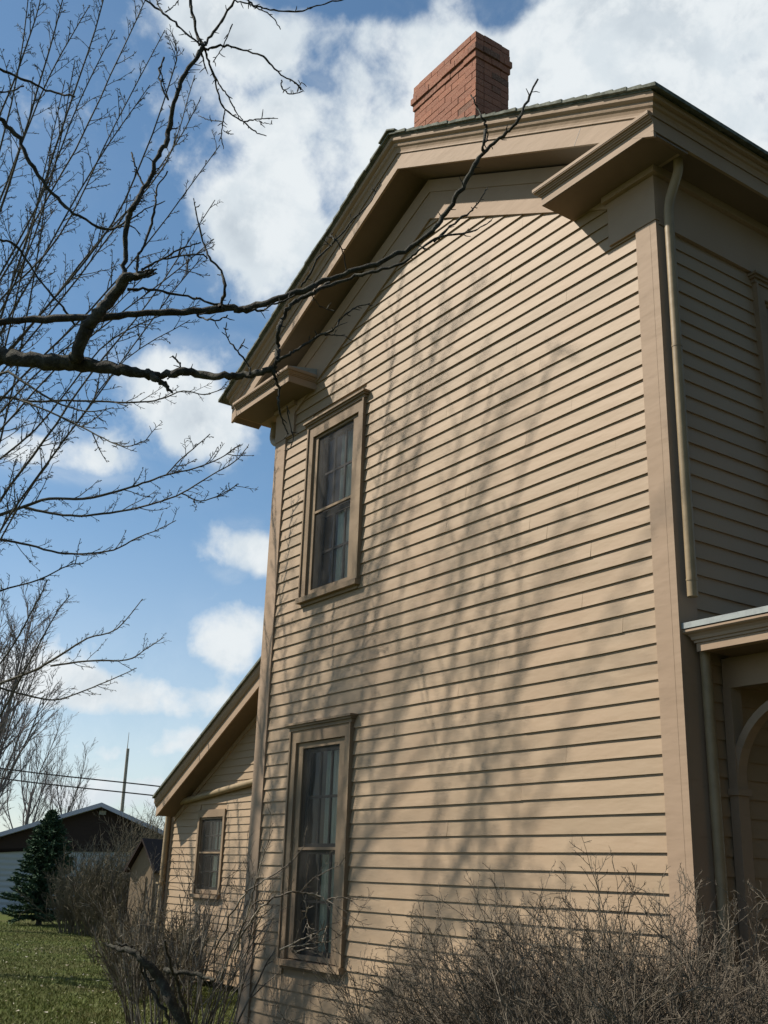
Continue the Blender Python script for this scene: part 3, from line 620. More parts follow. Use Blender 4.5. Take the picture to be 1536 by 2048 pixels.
TW = [([(406, 92), (397, 77), (387, 36), (381, 0), (376, -50)], 6.5, 5, 5.2), ([(406, 92), (392, 82), (355, 52), (328, 27), (292, 0), (240, -40)], 4.5, 4, 5.2), ([(328, 27), (318, 12), (310, -10)], 3, 2, 5.2), ([(330, 24), (345, 14), (356, 0), (362, -20)], 2.5, 2, 5.2),
 ([(406, 92), (415, 82), (437, 50), (469, 0), (485, -40)], 5, 4.5, 5.2), ([(470, 0), (497, 9), (524, 20), (547, 36), (561, 59)], 3.2, 2, 5.3), ([(490, -14), (500, 4), (515, 14), (547, 20), (597, 23), (620, 16), (656, 5), (690, -2)], 4.2, 2.6, 5.3),
 ([(406, 95), (415, 98), (447, 93), (488, 100), (533, 118), (561, 150), (588, 164), (602, 180)], 5, 3, 5.2), ([(563, 160), (565, 178), (583, 188), (606, 182)], 3, 2, 5.3), ([(588, 164), (598, 170), (604, 165)], 2.4, 1.6, 5.3),
 ([(408, 96), (412, 109), (426, 146), (435, 182), (451, 219), (488, 244), (510, 264), (533, 272)], 6, 2.2, 5.2), ([(488, 243), (505, 240), (524, 237), (556, 237)], 3.2, 1.6, 5.2), ([(428, 150), (441, 172), (456, 193), (470, 222), (486, 240)], 3.4, 2.2, 5.15),
 ([(451, 219), (447, 235), (444, 255), (443, 275), (447, 298)], 3.2, 1.6, 5.2), ([(446, 244), (424, 241), (410, 236), (397, 232)], 2.4, 1.4, 5.2), ([(447, 260), (456, 268), (452, 263)], 2, 1.3, 5.2), ([(402, 104), (408, 125), (416, 148)], 5, 2, 5.2),
 ([(465, 48), (447, 91), (436, 108), (426, 125)], 2.4, 1.8, 5.25), ([(510, 240), (530, 246), (545, 248)], 2, 1.2, 5.2),
 ([(275, 547), (278, 510), (301, 456), (310, 410), (314, 378), (335, 342)], 6, 3, 4.9), ([(336, 200), (322, 170), (318, 145), (328, 115)], 3, 4, 5.1), ([(337, 200), (325, 160), (322, 140)], 3, 2, 5.1), ([(288, 372), (275, 345), (268, 325), (263, 305)], 4, 3, 5.0),
 ([(283, 540), (292, 535), (319, 520), (365, 497), (401, 485)], 5, 3, 4.9), ([(290, 536), (320, 520), (346, 515), (397, 508), (415, 517)], 4, 3, 4.92),
 ([(440, 614), (442, 606), (449, 579), (442, 542), (419, 515), (406, 483), (394, 433), (390, 412), (387, 396)], 7.5, 1.6, 4.95), ([(255, 579), (296, 577), (365, 590), (410, 602), (460, 613)], 6.5, 4, 4.98),
 ([(498, 750), (498, 734), (475, 702), (455, 676), (449, 656)], 5, 1.8, 4.9), ([(476, 702), (484, 690), (486, 692)], 2.6, 1.6, 4.9), ([(363, 740), (357, 724), (345, 712)], 4, 3.4, 4.95), ([(335, 758), (350, 748), (366, 744)], 3.2, 2, 4.95),
 ([(547, 737), (556, 715), (555, 690), (557, 660), (565, 640), (577, 615), (600, 598), (630, 583), (660, 567)], 10, 8, 4.9), ([(630, 583), (700, 556), (754, 542), (809, 524), (836, 501), (880, 474), (934, 465), (960, 455), (983, 441)], 7.5, 2.4, 4.95), ([(868, 482), (895, 458), (929, 430), (950, 414), (966, 390), (975, 375)], 6, 2, 5.1),
 ([(553, 722), (575, 712), (595, 697), (634, 675), (670, 656), (680, 640), (693, 628), (715, 613), (740, 607)], 6, 2.4, 4.85), ([(650, 671), (680, 670), (705, 681)], 3, 1.6, 4.9), ([(625, 592), (640, 612), (665, 623)], 2.4, 1.4, 4.9),
 ([(602, 573), (620, 548), (633, 520), (655, 497), (664, 488), (690, 460), (705, 440), (738, 408), (757, 372), (760, 366)], 5, 2, 5.1), ([(664, 488), (668, 478), (660, 470), (676, 486), (688, 510), (691, 545)], 3.2, 2.6, 5.1), ([(664, 492), (652, 482), (655, 474)], 2.2, 1.4, 5.1),
 ([(547, 740), (552, 757), (560, 777), (557, 809), (566, 845), (577, 869)], 7, 2.2, 4.88), ([(574, 812), (579, 845), (586, 874), (582, 895), (572, 896)], 3.4, 1.8, 4.88),
 ([(0, 237), (36, 278), (68, 337), (114, 397), (160, 433), (219, 458), (251, 442)], 9, 4, 5.3), ([(219, 458), (240, 455), (262, 452), (276, 464)], 4, 2, 5.3), ([(260, 440), (290, 420), (330, 402)], 3.4, 2, 5.2),
 ([(-40, 120), (0, 139), (50, 160), (100, 182), (150, 194)], 6, 4, 5.5), ([(-30, 185), (10, 184), (48, 172)], 4, 3, 5.5), ([(-30, 465), (0, 479), (32, 492), (77, 556), (123, 615), (150, 652)], 5, 4, 5.3),
 ([(-60, 712), (-90, 560), (-50, 380), (-30, 280), (0, 237)], 14, 9, 5.2), ([(-90, 560), (-120, 300), (-90, 60), (-60, -200)], 12, 6, 5.6), ([(-90, 400), (-80, 200), (-40, 120)], 8, 6, 5.5), ([(-90, 560), (-60, 500), (-30, 465)], 6, 5, 5.3)]
for pts, w0, w1, dd in TW: branch(g, pts, w0, w1, dd, dd+.12, sides=6, knob=.22, wob=.011, spurs=max(2, len(pts)), spur_len=.035)
g.build('small_branches', M['bark'], NT_ROOT, True)

# ---- maple behind it, crown mostly left of the view
def fan_tree(root, base, m, specs): pass
MP = empty('maple_tree', 'bare budding maple with many upward twigs left of the house', 'tree')
g = MB(); mb = np.array([-9.6, -4.4, 0.])
g.tube(catmull([mb, mb+(.0, .05, 1), mb+(-.1, .1, 2.4), mb+(-.15, 0, 4), mb+(0, .1, 6.5), mb+(.1, 0, 9.5)], 6), np.linspace(.22, .035, 31), 14)
g.build('trunk', M['bark_maple'], MP, True)
BUD = [dict(seg=5, wob=.07, up=.25, kids=9, ang=.75, ratio=.17, sides=4, **{'from': .12}, rr=.45, rmin=.0024, tip=.4), dict(seg=3, wob=.13, up=.3, kids=5, ang=.85, ratio=.34, sides=3, **{'from': .3}, rr=.6, rmin=.0022), dict(seg=2, wob=.2, up=.3, kids=0, ang=.8, ratio=.4, sides=3, **{'from': .3}, tip=.6)]
SH = [  # shoots seen left of the house: path, width
 ([(-60, 560), (0, 420), (60, 230), (110, 60), (140, -60)], 6), ([(-60, 480), (0, 300), (40, 120), (60, -40)], 5), ([(-40, 740), (0, 640), (110, 300), (190, 60), (215, -40)], 6), ([(-60, 640), (0, 560), (150, 300), (240, 110), (300, -20)], 5),
 ([(-60, 680), (0, 600), (120, 470), (230, 250), (330, 60)], 5), ([(-60, 800), (0, 720), (140, 560), (250, 400), (345, 150), (352, 80)], 6), ([(-60, 760), (30, 690), (200, 480), (330, 330), (390, 150)], 5), ([(-60, 880), (0, 800), (180, 620), (300, 480), (440, 290)], 6),
 ([(-60, 930), (0, 860), (150, 700), (330, 560), (428, 478)], 5), ([(-60, 1090), (0, 1000), (90, 880), (180, 750), (300, 600), (430, 400)], 7), ([(-30, 1110), (20, 1030), (110, 905), (210, 770), (340, 590), (405, 515)], 5), ([(-60, 1010), (0, 880), (60, 600), (90, 400), (105, 250)], 5),
 ([(-60, 900), (10, 690), (70, 430), (130, 160)], 5), ([(-60, 560), (20, 350), (100, 150), (180, 10)], 5), ([(-40, 620), (80, 400), (160, 200), (230, 60)], 4.5), ([(-60, 780), (60, 560), (190, 330), (300, 170)], 5),
 ([(-60, 820), (90, 640), (220, 470), (350, 290), (400, 200)], 4.5), ([(-60, 900), (60, 760), (200, 640), (340, 500)], 4.5), ([(-60, 960), (70, 860), (200, 700), (300, 640), (400, 610)], 4.5), ([(-40, 700), (50, 520), (110, 330), (150, 120)], 4), ([(-60, 380), (20, 180), (70, 40), (90, -40)], 4.5), ([(-50, 1180), (40, 1010), (150, 850), (250, 720), (380, 640)], 4),
 ([(-60, 860), (0, 748), (59, 772), (109, 803), (176, 823), (227, 815)], 7), ([(-60, 810), (0, 795), (59, 803), (117, 801), (195, 803), (273, 805), (320, 799), (367, 782), (410, 789), (461, 772)], 6), ([(40, 800), (78, 815), (156, 850), (207, 877), (250, 893), (297, 879)], 4.5),
 ([(-60, 1060), (0, 1030), (47, 1014), (98, 998), (168, 998), (234, 983), (285, 967), (332, 950), (391, 936), (441, 916), (480, 889)], 8), ([(47, 1014), (98, 1026), (156, 1032), (219, 1026), (273, 1016), (324, 1002), (363, 987), (422, 951), (469, 924), (496, 893)], 6), ([(-60, 1070), (0, 1080), (59, 1090), (117, 1106), (168, 1108), (227, 1100), (273, 1076), (312, 1061), (352, 1041)], 6),
 ([(-60, 1200), (0, 1182), (78, 1159), (137, 1131), (168, 1127)], 4.5), ([(332, 950), (360, 920), (395, 890), (420, 868)], 3), ([(363, 987), (400, 1002), (440, 990), (474, 970)], 3)]
LS = [([(-60, 1390), (0, 1367), (78, 1336), (129, 1305), (175, 1277), (234, 1258), (285, 1198)], 7), ([(101, 1332), (175, 1322), (253, 1320), (288, 1301), (327, 1275)], 4.5), ([(-60, 1350), (0, 1375), (51, 1390), (109, 1400), (156, 1386), (214, 1363), (273, 1336)], 5), ([(-60, 1500), (0, 1430), (50, 1340), (110, 1230), (140, 1190)], 5), ([(-60, 1400), (20, 1300), (70, 1210), (95, 1160)], 4.5)]
lat = MB(); limb = MB()
def shoots(L, dlo, dhi, lat, limb, spec, join=None, tw=(10, 15)):
    for pts, wd_ in L:
        d0 = rng.uniform(dlo, dhi)
        P = branch(limb, pts, wd_, 1.8, d0, d0+rng.uniform(-.8, .8), wob=.006, sides=5, knob=.05, spurs=0, n=4)
        if join is not None and pts[0][0] < -20:
            j = join(P[0]); limb.tube(catmull([j, (j+P[0])/2+(0, 0, .1), P[0]], 4), np.linspace(.035, wd_/2/F*d0, 9), 6, cap=False)
        m = len(P); T = np.gradient(P, axis=0); k = 0
        seglen = np.linalg.norm(P[-1]-P[0])
        nk = int(seglen*13)
        for q in range(nk):
            t = .06+.93*(q+rng.random())/nk; i = min(m-2, int(t*(m-1))); f = t*(m-1)-i; p = P[i]*(1-f)+P[i+1]*f; td = norm(T[i])
            side = norm(np.cross(td, rvec())); a = rng.uniform(.55, .95)
            Lq = (.42 if rng.random() < .3 else .17)*rng.uniform(.6, 1.3)*(1.15-.7*t)
            grow(lat, p, norm(td*math.cos(a)+side*math.sin(a)), Lq,   .0055 if Lq > .25 else .0042, 1 if Lq < .25 else 0, spec)
BUD2 = [dict(seg=4, wob=.10, up=.4, kids=6, ang=.8, ratio=.22, sides=4, **{'from': .2}, rr=.6, rmin=.0034, tip=.5), dict(seg=3, wob=.15, up=.4, kids=5, ang=.9, ratio=.42, sides=3, **{'from': .4}, rr=.7, rmin=.0034, tip=.5), dict(seg=2, wob=.2, up=.3, kids=0, ang=.8, ratio=.4, sides=3, **{'from': .3}, tip=.6)]
shoots(SH, 9.2, 12.0, lat, limb, BUD2, join=lambda q: mb+(0, .05, max(1.5, min(8.5, q[2]-1.8))))
# the rest of the crown, left of the view
CROWN = [dict(seg=9, wob=.07, up=.10, kids=9, ang=.55, ratio=.52, sides=8, **{'from': .25}, rr=.5, tip=.3), dict(seg=7, wob=.08, up=.14, kids=8, ang=.6, ratio=.42, sides=5, **{'from': .15}, rr=.5, rmin=.004), dict(seg=5, wob=.10, up=.2, kids=6, ang=.7, ratio=.38, sides=4, **{'from': .2}, rr=.5, rmin=.0028), dict(seg=3, wob=.12, up=.2, kids=0, ang=.7, ratio=.4, sides=3, **{'from': .2}, rmin=.0025)]
crown = MB()
for k in range(11):
    a = k*2.4+rng.uniform(-.3, .3); zz = 3.2+k*.5; q = mb+(0, 0, zz); dirv = np.array([math.cos(a)*.72, math.sin(a)*.72, .78])
    if dirv[0]*.5+dirv[1] > .62: continue
    grow(crown, q, norm(dirv), rng.uniform(3.9, 5.2), .045, 0, CROWN)
crown.build('crown', M['bark_maple'], MP, True)
limb.build('limbs', M['bark_maple'], MP, True); lat.build('twigs', M['bark_maple'], MP)
# ---- second, farther bare tree low on the left
T2 = empty('young_maple', 'slender bare tree with drooping budded twigs low on the left', 'tree')
limb = MB(); lat = MB(); b2 = at(-330, 1900, 17.0); b2[2] = 0
limb.tube(catmull([b2, b2+(0, 0, 2), b2+(.1, .1, 5), b2+(0, 0, 8)], 5), np.linspace(.14, .04, 16), 9)
shoots(LS, 15.5, 17.5, lat, limb, BUD2, join=lambda q: b2+(0, 0, max(1.0, min(7.5, q[2]-.8))))
for k in range(7):
    a = k*2.4; grow(limb, b2+(0, 0, 2.5+k*.7), norm(np.array([math.cos(a)*.6, math.sin(a)*.6-.3, .8])), 2.6, .04, 1, CROWN)
limb.bulk += [(v, q) for v, q in lat.bulk]; limb.build('crown', M['bark_maple'], T2)

# ---- far bare trees
FAR = [dict(seg=7, wob=.08, up=.16, kids=8, ang=.5, ratio=.55, sides=6, **{'from': .22}, rr=.55, tip=.25), dict(seg=6, wob=.09, up=.12, kids=7, ang=.5, ratio=.5, sides=4, **{'from': .15}, rr=.5, rmin=.009), dict(seg=5, wob=.1, up=.12, kids=6, ang=.55, ratio=.5, sides=3, **{'from': .15}, rr=.5, rmin=.007), dict(seg=3, wob=.12, up=.1, kids=0, ang=.6, ratio=.5, sides=3, **{'from': .2}, rmin=.006)]
def far_tree(px, dist, height, label, m='bark_far', n=9, seed=0, spread=.55, name='bare_tree', group='bare trees beyond the garage'):
    b = at(px, 1730, dist); b[2] = 0; root = empty(name, label, 'tree', group)
    t = MB(); t.tube(catmull([b, b+(0, 0, height*.25), b+(.1, .1, height*.6)], 5), np.linspace(height*.022, height*.008, 11), 8); t.build('trunk', M[m], root, True)
    c = MB()
    for k in range(n):
        a = k*2.4+rng.uniform(-.3, .3); zz = height*(.12+.45*k/n)
        grow(c, b+(0, 0, zz), norm(np.array([math.cos(a)*spread, math.sin(a)*spread, .8])), height*rng.uniform(.42, .56), height*.0055, 0, FAR)
    c.build('crown', M[m], root); return root
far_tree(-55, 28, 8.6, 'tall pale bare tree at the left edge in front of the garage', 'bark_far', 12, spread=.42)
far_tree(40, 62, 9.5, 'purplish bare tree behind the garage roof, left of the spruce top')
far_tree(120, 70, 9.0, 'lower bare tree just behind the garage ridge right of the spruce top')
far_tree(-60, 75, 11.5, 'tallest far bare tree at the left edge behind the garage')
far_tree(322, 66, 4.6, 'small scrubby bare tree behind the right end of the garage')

# ---- spruce
SP = empty('spruce_tree', 'dark blue green spruce in front of the garage', 'tree'); sb_ = at(92, 1730, 31.0); sb_[2] = 0; SHGT = 3.15
g = MB(); g.tube([sb_, sb_+(0, 0, SHGT)], [.09, .012], 8); g.build('trunk', M['bark'], SP)
V = []; g = MB()
for k in range(300):
    t = (k/300)**.85; z = .12+(SHGT-.15)*t; L = (1-t)**.8*1.22*rng.uniform(.7, 1.12)+.06; a = k*2.39996+rng.uniform(-.2, .2)
    d = norm(np.array([math.cos(a), math.sin(a), .05+.45*t])); P = [sb_+(0, 0, z)]
    for i in range(6): d = norm(d+np.array([0, 0, -.05+.03*i])+rng.normal(0, .05, 3)); P.append(P[-1]+d*L/6)
    P = np.array(P); g.tube(P, np.linspace(.012, .004, 7), 3, cap=False)
    for q in range(int(30+L*190)):
        u = rng.uniform(.08, 1)*6; i = min(5, int(u)); p = P[i]*(1-u+i)+P[i+1]*(u-i); dd = norm(P[i+1]-P[i])
        sd_ = norm(dd*.8+rng.normal(0, .6, 3)*np.array([1, 1, .5])); l = rng.uniform(.06, .15)*(1 if L > .3 else .6); wv = norm(np.cross(sd_, rvec()))*.026
        V.append([p-wv, p+wv, p+sd_*l+(0, 0, -.01)])
V = np.array(V).reshape(-1, 3); g.bulk.append((V, np.arange(len(V)).reshape(-1, 3))); g.build('foliage', M['needle'], SP)

k = 0
for sx_, sy_, sc_ in ((9.0, 3.0, 4.0), (9.6, 8.6, 3.7), (11.0, -2.6, 3.6)):  # out-of-view spruces added to keep skylight off the front wall
    k += 1; r = empty('spruce_tree', ('added unseen spruce opposite the porch, blocking skylight from the front wall', 'added unseen spruce farthest back along the porch, blocking skylight', 'added unseen spruce nearest the photographer, blocking skylight')[k-1], 'tree', 'added out-of-view spruces blocking skylight')
    for o_ in list(SP.children):
        c_ = o_.copy(); c_.parent = r; col.objects.link(c_); c_.location = (-sb_[0], -sb_[1], 0)
    r.location = (sx_, sy_, 0)
    for c_ in r.children: c_.location = Vector((-sb_[0], -sb_[1], 0))*sc_; c_.scale = (sc_, sc_, sc_)
# ---- shrubs
def shrub(name, label, base, stems, height, lean, mat_, spec, group=None, cat='shrub', spread=.3, dirbias=(0, 0, 0), r=.006):
    root = tag(bpy.data.objects.new(name, None), label, cat, group); col.objects.link(root); g = MB()
    for k in range(stems):
        a = rng.uniform(0, 6.283); rr = spread*math.sqrt(rng.random())
        p = np.array([base[0]+rr*math.cos(a), base[1]+rr*math.sin(a), 0.0])
        d = norm(np.array([math.cos(a)*lean*rng.random()*1.3, math.sin(a)*lean*rng.random()*1.3, 1])+np.array(dirbias)+rng.normal(0, .08, 3))
        grow(g, p, d, height*rng.uniform(.72, 1.06), r*rng.uniform(.7, 1.3), 0, spec)
    g.build('stems', M[mat_], root); return root
HEDGE = [dict(seg=9, wob=.09, up=.02, kids=7, ang=.5, ratio=.5, sides=5, **{'from': .28}, rr=.6, rmin=.0022, tip=.35), dict(seg=6, wob=.14, up=.06, kids=6, ang=.62, ratio=.42, sides=4, **{'from': .2}, rr=.6, rmin=.0016, tip=.5), dict(seg=4, wob=.18, up=.1, kids=4, ang=.8, ratio=.38, sides=3, **{'from': .3}, rr=.7, rmin=.0013, tip=.7), dict(seg=2, wob=.2, up=.1, kids=0, ang=.8, ratio=.4, sides=3, **{'from': .3}, rmin=.0012)]
hs = [((-1.12, -.85), .95, 28, 'lowest twiggy bare shrub of the bank under the clapboard wall, right of the tall window'), ((-.85, -1.10), 1.08, 56, 'twiggy bare shrub in the middle of the bank under the clapboard wall'), ((-.45, -1.25), 1.22, 78, 'dense bare shrub just left of the house corner board'),
      ((.15, -1.15), 1.33, 98, 'tallest dense bare shrub in front of the house corner'), ((.75, -1.45), 1.35, 100, 'bare shrub in front of the lower downspout, right of the house corner'), ((1.25, -1.70), 1.31, 96, 'rightmost bare shrub in front of the dark porch'), ((.55, -.55), 1.27, 72, 'bare shrub close to the porch foot behind the front shrubs')]
for (bx, by), hh, ns, lb in hs:
    shrub('bare_shrub', lb, (bx, by), ns, hh*1.02, .42, 'twig', HEDGE, 'bare shrubs along the house', spread=.26)
LSH = [dict(seg=10, wob=.06, up=-.015, kids=5, ang=.45, ratio=.42, sides=5, **{'from': .35}, rr=.6, rmin=.0028, tip=.35), dict(seg=7, wob=.13, up=-.03, kids=5, ang=.6, ratio=.40, sides=4, **{'from': .2}, rr=.6, rmin=.0020, tip=.5), dict(seg=4, wob=.18, up=0, kids=1, ang=.8, ratio=.4, sides=3, **{'from': .3}, rr=.8, rmin=.0017, tip=.6), dict(seg=2, wob=.2, up=0, kids=0, ang=.8, ratio=.4, sides=3, **{'from': .3}, rmin=.0015)]
lroot = shrub('leaning_shrub', 'tangled pale twigged shrub with a leaning dark stem at the rear corner', (-4.70, -.85), 54, 1.58, .34, 'twig_pale', LSH, None, spread=.42, r=.009)
g = MB(); DL = 9.0
branch(g, [(392, 2150), (372, 2060), (340, 2000), (318, 1955), (290, 1925), (268, 1905), (238, 1898), (210, 1886)], 0, 0, 8.2, 8.6, widths=[26, 24, 22, 20, 16, 12, 9, 5], sides=10, knob=.1, spurs=8)
branch(g, [(268, 1903), (262, 1895), (248, 1890), (232, 1885)], 8, 4, 8.55, 8.6); branch(g, [(318, 1955), (296, 1962), (282, 1935), (280, 1900)], 6, 3, 8.5, 8.4)
branch(g, [(340, 2040), (310, 1995), (294, 1960), (288, 1930)], 8, 4, 8.3, 8.5); branch(g, [(380, 2060), (365, 2000), (352, 1960), (340, 1925), (330, 1880)], 9, 4, 8.2, 8.0)
branch(g, [(330, 1940), (360, 1945), (400, 1950), (430, 1960)], 9, 7, 8.2, 8.0, knob=.2)
g.build('leaning_stem', M['bark'], lroot, True)
g = MB()
PT = [([(470, 1900), (500, 1845), (540, 1800), (580, 1785), (600, 1785), (632, 1790), (660, 1805), (690, 1822)], 5, 2), ([(600, 1785), (622, 1760), (650, 1745), (678, 1731)], 3, 1.6), ([(655, 1800), (675, 1795), (700, 1800), (716, 1812)], 3, 1.4), ([(440, 1960), (470, 1890), (505, 1810), (540, 1800)], 4, 2.4), ([(500, 1880), (520, 1840), (545, 1812)], 3.2, 2), ([(470, 1930), (480, 1870), (500, 1810), (510, 1770), (530, 1700), (545, 1660)], 4, 1.6), ([(430, 1900), (480, 1800), (520, 1766), (575, 1730), (610, 1690)], 4.5, 1.6), ([(560, 1900), (600, 1880), (640, 1862), (655, 1850)], 4, 2), ([(655, 1850), (640, 1890), (605, 1900)], 2.5, 1.5), ([(580, 1895), (620, 1888), (665, 1880), (705, 1850)], 2.6, 1.4), ([(620, 1850), (612, 1830), (618, 1810)], 2, 1.2)]
for pts, a, b in PT: 
    P = branch(g, pts, a, b, 7.9, 7.7, sides=5, knob=.1, spurs=len(pts), spur_len=.05)
    for i in range(3, len(P), 4): grow(g, P[i], norm(P[i]-P[i-1]+rng.normal(0, .3, 3)*.05), rng.uniform(.12, .3), .0024, 1, LSH)
g.build('arching_twigs', M['twig_pale'], lroot, True)
# small bare rose by the pale rocks
TH = [dict(seg=6, wob=.1, up=.05, kids=6, ang=.6, ratio=.5, sides=4, **{'from': .15}, rr=.6, rmin=.003, tip=.4), dict(seg=4, wob=.15, up=.05, kids=3, ang=.7, ratio=.5, sides=3, **{'from': .2}, rmin=.0025), dict(seg=3, wob=.2, up=.0, kids=0, ang=.7, ratio=.5, sides=3, **{'from': .2}, rmin=.002)]
def gp(px, py):
    v = at(px, py, 1)-CAM; t = -CAM[2]/v[2]; return CAM+v*t
b = gp(202, 1926); shrub('rose_bush', 'small dark cut back bush on the lawn beside pale rocks', b, 16, .42, .9, 'twig_dark', TH, spread=.22, r=.008)
for (px, py, s, lb) in ((228, 1916, .15, 'pale rock right behind the cut back bush on the lawn'), (257, 1924, .19, 'flat tan rock on the lawn under the leaning stem'), (268, 1862, .17, 'small white topped stone at the lawn edge below the shed')):
    b = gp(px, py); g = MB(); pts = []
    for i in range(5):
        ph = math.pi*(i/4); 
        pts.append([(b[0]+s*math.sin(ph+.001)*math.cos(a)*rng.uniform(.85, 1.15)*1.3, b[1]+s*math.sin(ph+.001)*math.sin(a)*rng.uniform(.85, 1.15), s*.35+s*.5*math.cos(ph)) for a in np.arange(9)*math.tau/9])
    for i in range(4): g.add(pts[i]+pts[i+1], [(j, j+9, (j+1) % 9+9, (j+1) % 9) for j in range(9)])
    tag(g.build('rock', M['stone'], None, True), lb, 'rock', 'rocks on the lawn')
# thicket in front of the garage
THK = [dict(seg=7, wob=.09, up=.03, kids=9, ang=.5, ratio=.5, sides=4, **{'from': .12}, rr=.6, rmin=.006, tip=.4), dict(seg=5, wob=.12, up=.05, kids=6, ang=.6, ratio=.5, sides=3, **{'from': .15}, rr=.6, rmin=.005), dict(seg=3, wob=.18, up=.05, kids=0, ang=.7, ratio=.5, sides=3, **{'from': .2}, rmin=.004)]
for px, d_, hh, ns, lb in ((172, 28, 1.45, 60, 'bare brown shrub between the spruce and the middle of the thicket'), (212, 27, 2.0, 70, 'tall rounded bare shrub in the middle of the thicket by the garage'), (238, 26.5, 1.7, 55, 'bare brown shrub just left of the narrow shed'), (300, 31, 2.9, 60, 'high bare shrub behind the narrow shed roof')):
    b = at(px, 1730, d_); shrub('thicket_shrub', lb, b, ns, hh, .38, 'twig_dark', THK, 'bare shrubs in front of the garage', spread=.5, r=.014)
b = at(325, 1730, 14.0)
for px, d_, hh, lb in ((300, 15.5, 1.0, 'dark bare shrub on the lawn between the narrow shed and rear wing'), (335, 14.5, .95, 'dark low shrub hugging the corner of the rear wing')):
    b = at(px, 1730, d_); shrub('corner_shrub', lb, b, 40, hh, .5, 'twig_dark', THK, 'dark shrubs by the rear wing', spread=.35, r=.009)

# ================================================================== FAR THINGS
# garage
ga = empty('garage', 'low garage with dark brown gable, white wall and pale roof', 'garage')
back = norm((at(352, 1700, 1)-CAM)*np.array([1, 1, 0])); dirg = np.array([back[1], -back[0], 0]); g0 = at(300, 1700, 41)
def onplane(px, py):
    v = at(px, py, 1)-CAM; return CAM+v*(((g0-CAM)@back)/(v@back))
pL, pP, pR = onplane(-110, 1705), onplane(205, 1608), onplane(358, 1681)
zs = 2.66
def G(p, z, dep): q = np.array([p[0], p[1], 0])+back*dep; return (q[0], q[1], z)
on = lambda p: pL+dirg*((p-pL)@dirg)
pP0 = on(pP)
g = MB(); g.loft([G(pL, 0, 0), G(pR, 0, 0), G(pR, 2.4, 0), G(pL, 2.2, 0)], [G(pL, 0, 9), G(pR, 0, 9), G(pR, 2.4, 9), G(pL, 2.2, 9)]); g.build('wall', M['garage_white'], ga)
g = MB(); g.loft([G(pL, 2.02, -.06), G(pR, 2.25, -.06), G(pR, pR[2]-.1, -.06), G(pP0, pP[2]-.12, -.06), G(pL, pL[2]-.1, -.06)], [G(pL, 2.02, 9), G(pR, 2.25, 9), G(pR, pR[2]-.1, 9), G(pP0, pP[2]-.12, 9), G(pL, pL[2]-.1, 9)])
# brown gable carries down to the wall head near its middle
g.box(0, 0, 0, 0, 0, 0) if False else None
g.build('gable_boards', M['garage_brown'], ga)
g = MB(); q0, q1 = pP0-dirg*2.6, pP0+dirg*1.4
g.loft([G(q0, 2.36, -.085), G(q1, 2.42, -.085), G(q1, 2.62, -.085), G(q0, 2.6, -.085)], [G(q0, 2.36, -.061), G(q1, 2.42, -.061), G(q1, 2.62, -.061), G(q0, 2.6, -.061)]); 
g = MB()
for a, b in ((pL-dirg*.4, pP0), (pP0, pR+dirg*.3)):
    za = pL[2]-.05 if b is pP0 else pP[2]; zb_ = pP[2] if b is pP0 else pR[2]-.06
    g.loft([G(a, za-.13, -.5), G(b, zb_-.13, -.5), G(b, zb_+.03, -.5), G(a, za+.03, -.5)], [G(a, za-.13, 9.4), G(b, zb_-.13, 9.4), G(b, zb_+.03, 9.4), G(a, za+.03, 9.4)])
g.build('roof', M['garage_roof'], ga)
c = pP0+dirg*.05; g = MB(); g.loft([G(c-dirg*.13, 3.52, -.14), G(c+dirg*.13, 3.52, -.14), G(c+dirg*.13, 3.66, -.14), G(c-dirg*.13, 3.66, -.14)], [G(c-dirg*.13, 3.52, -.062), G(c+dirg*.13, 3.52, -.062), G(c+dirg*.13, 3.66, -.062), G(c-dirg*.13, 3.66, -.062)]); g.build('gable_lamp', M['flash'], ga)
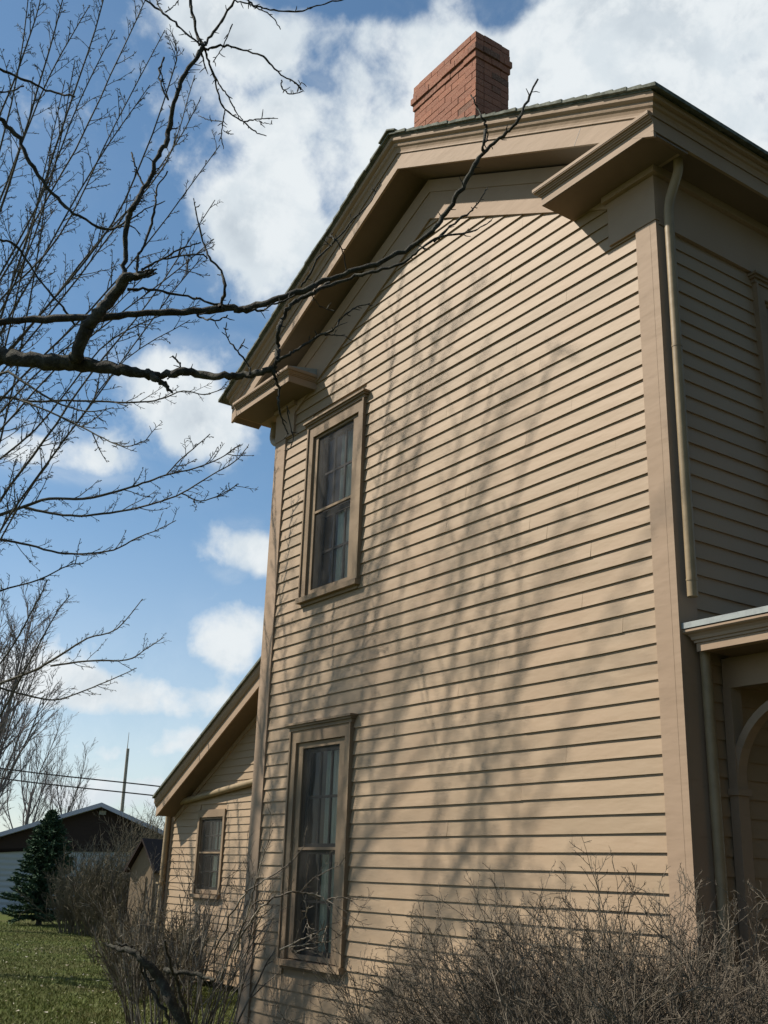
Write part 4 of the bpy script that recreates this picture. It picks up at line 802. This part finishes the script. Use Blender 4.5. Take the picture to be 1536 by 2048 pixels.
# utility pole and wires
pb = at(243, 1640, 60); pt = at(256, 1497, 60); g = MB(); g.tube([(pb[0], pb[1], 0), tuple(pt)], [.11, .085], 10)
up_ = empty('utility_pole', 'slim grey utility pole rising behind the garage roof', 'utility pole'); g.build('post', M['pole'], up_, True)
g = MB(); g.tube([tuple(pt-(.1, 0, .5)), tuple(pt-(.1, 0, -.9))], [.03, .012], 5); g.build('pin', M['pole'], up_)
for (a, b, c, lb) in (((-400, 1475), (18, 1539), (700, 1622), 'upper black overhead wire crossing the sky left of the wing'), ((-400, 1497), (18, 1559), (700, 1641), 'lower black overhead wire crossing the sky left of the wing')):
    P = catmull([at(*a, 52), at(*b, 55), at((b[0]+c[0])/2, (b[1]+c[1])/2-3, 58), at(*c, 61)], 6); g = MB(); g.tube(P, .035, 5); tag(g.build('overhead_wire', M['dark']), lb, 'wire', 'overhead wires')
# narrow shed
sh = empty('narrow_shed', 'narrow tan board shed with a steep dark roof beside the thicket', 'shed')
sp = at(290, 1690, 24.5); sd2 = norm(np.array([RT[0], RT[1], 0])-.6*np.array([FW[0], FW[1], 0])); bk = np.array([-sd2[1], sd2[0], 0]); bk = bk if bk@FW > 0 else -bk
def Sg(u, z, dpt): q = np.array([sp[0], sp[1], 0])+sd2*u+bk*dpt; return (q[0], q[1], z)
hw = .34; g = MB(); g.loft([Sg(-hw, 0, 0), Sg(hw, 0, 0), Sg(hw, 1.62, 0), Sg(0, 2.16, 0), Sg(-hw, 1.62, 0)], [Sg(-hw, 0, 1.0), Sg(hw, 0, 1.0), Sg(hw, 1.62, 1.0), Sg(0, 2.16, 1.0), Sg(-hw, 1.62, 1.0)]); g.build('board_wall', M['shedwood'], sh)
g = MB()
for s_ in (-1, 1):
    g.loft([Sg(0, 2.21, -.12), Sg(s_*(hw+.09), 1.52, -.12), Sg(s_*(hw+.12), 1.57, -.12), Sg(0, 2.27, -.12)], [Sg(0, 2.21, 1.1), Sg(s_*(hw+.09), 1.52, 1.1), Sg(s_*(hw+.12), 1.57, 1.1), Sg(0, 2.27, 1.1)])
g.build('roof', M['garage_brown'], sh)
g = MB(); g.loft([Sg(-.13, .1, -.02), Sg(.13, .1, -.02), Sg(.13, 1.45, -.02), Sg(-.13, 1.45, -.02)], [Sg(-.13, .1, -.001), Sg(.13, .1, -.001), Sg(.13, 1.45, -.001), Sg(-.13, 1.45, -.001)]); g.build('door', M['shedwood'], sh)
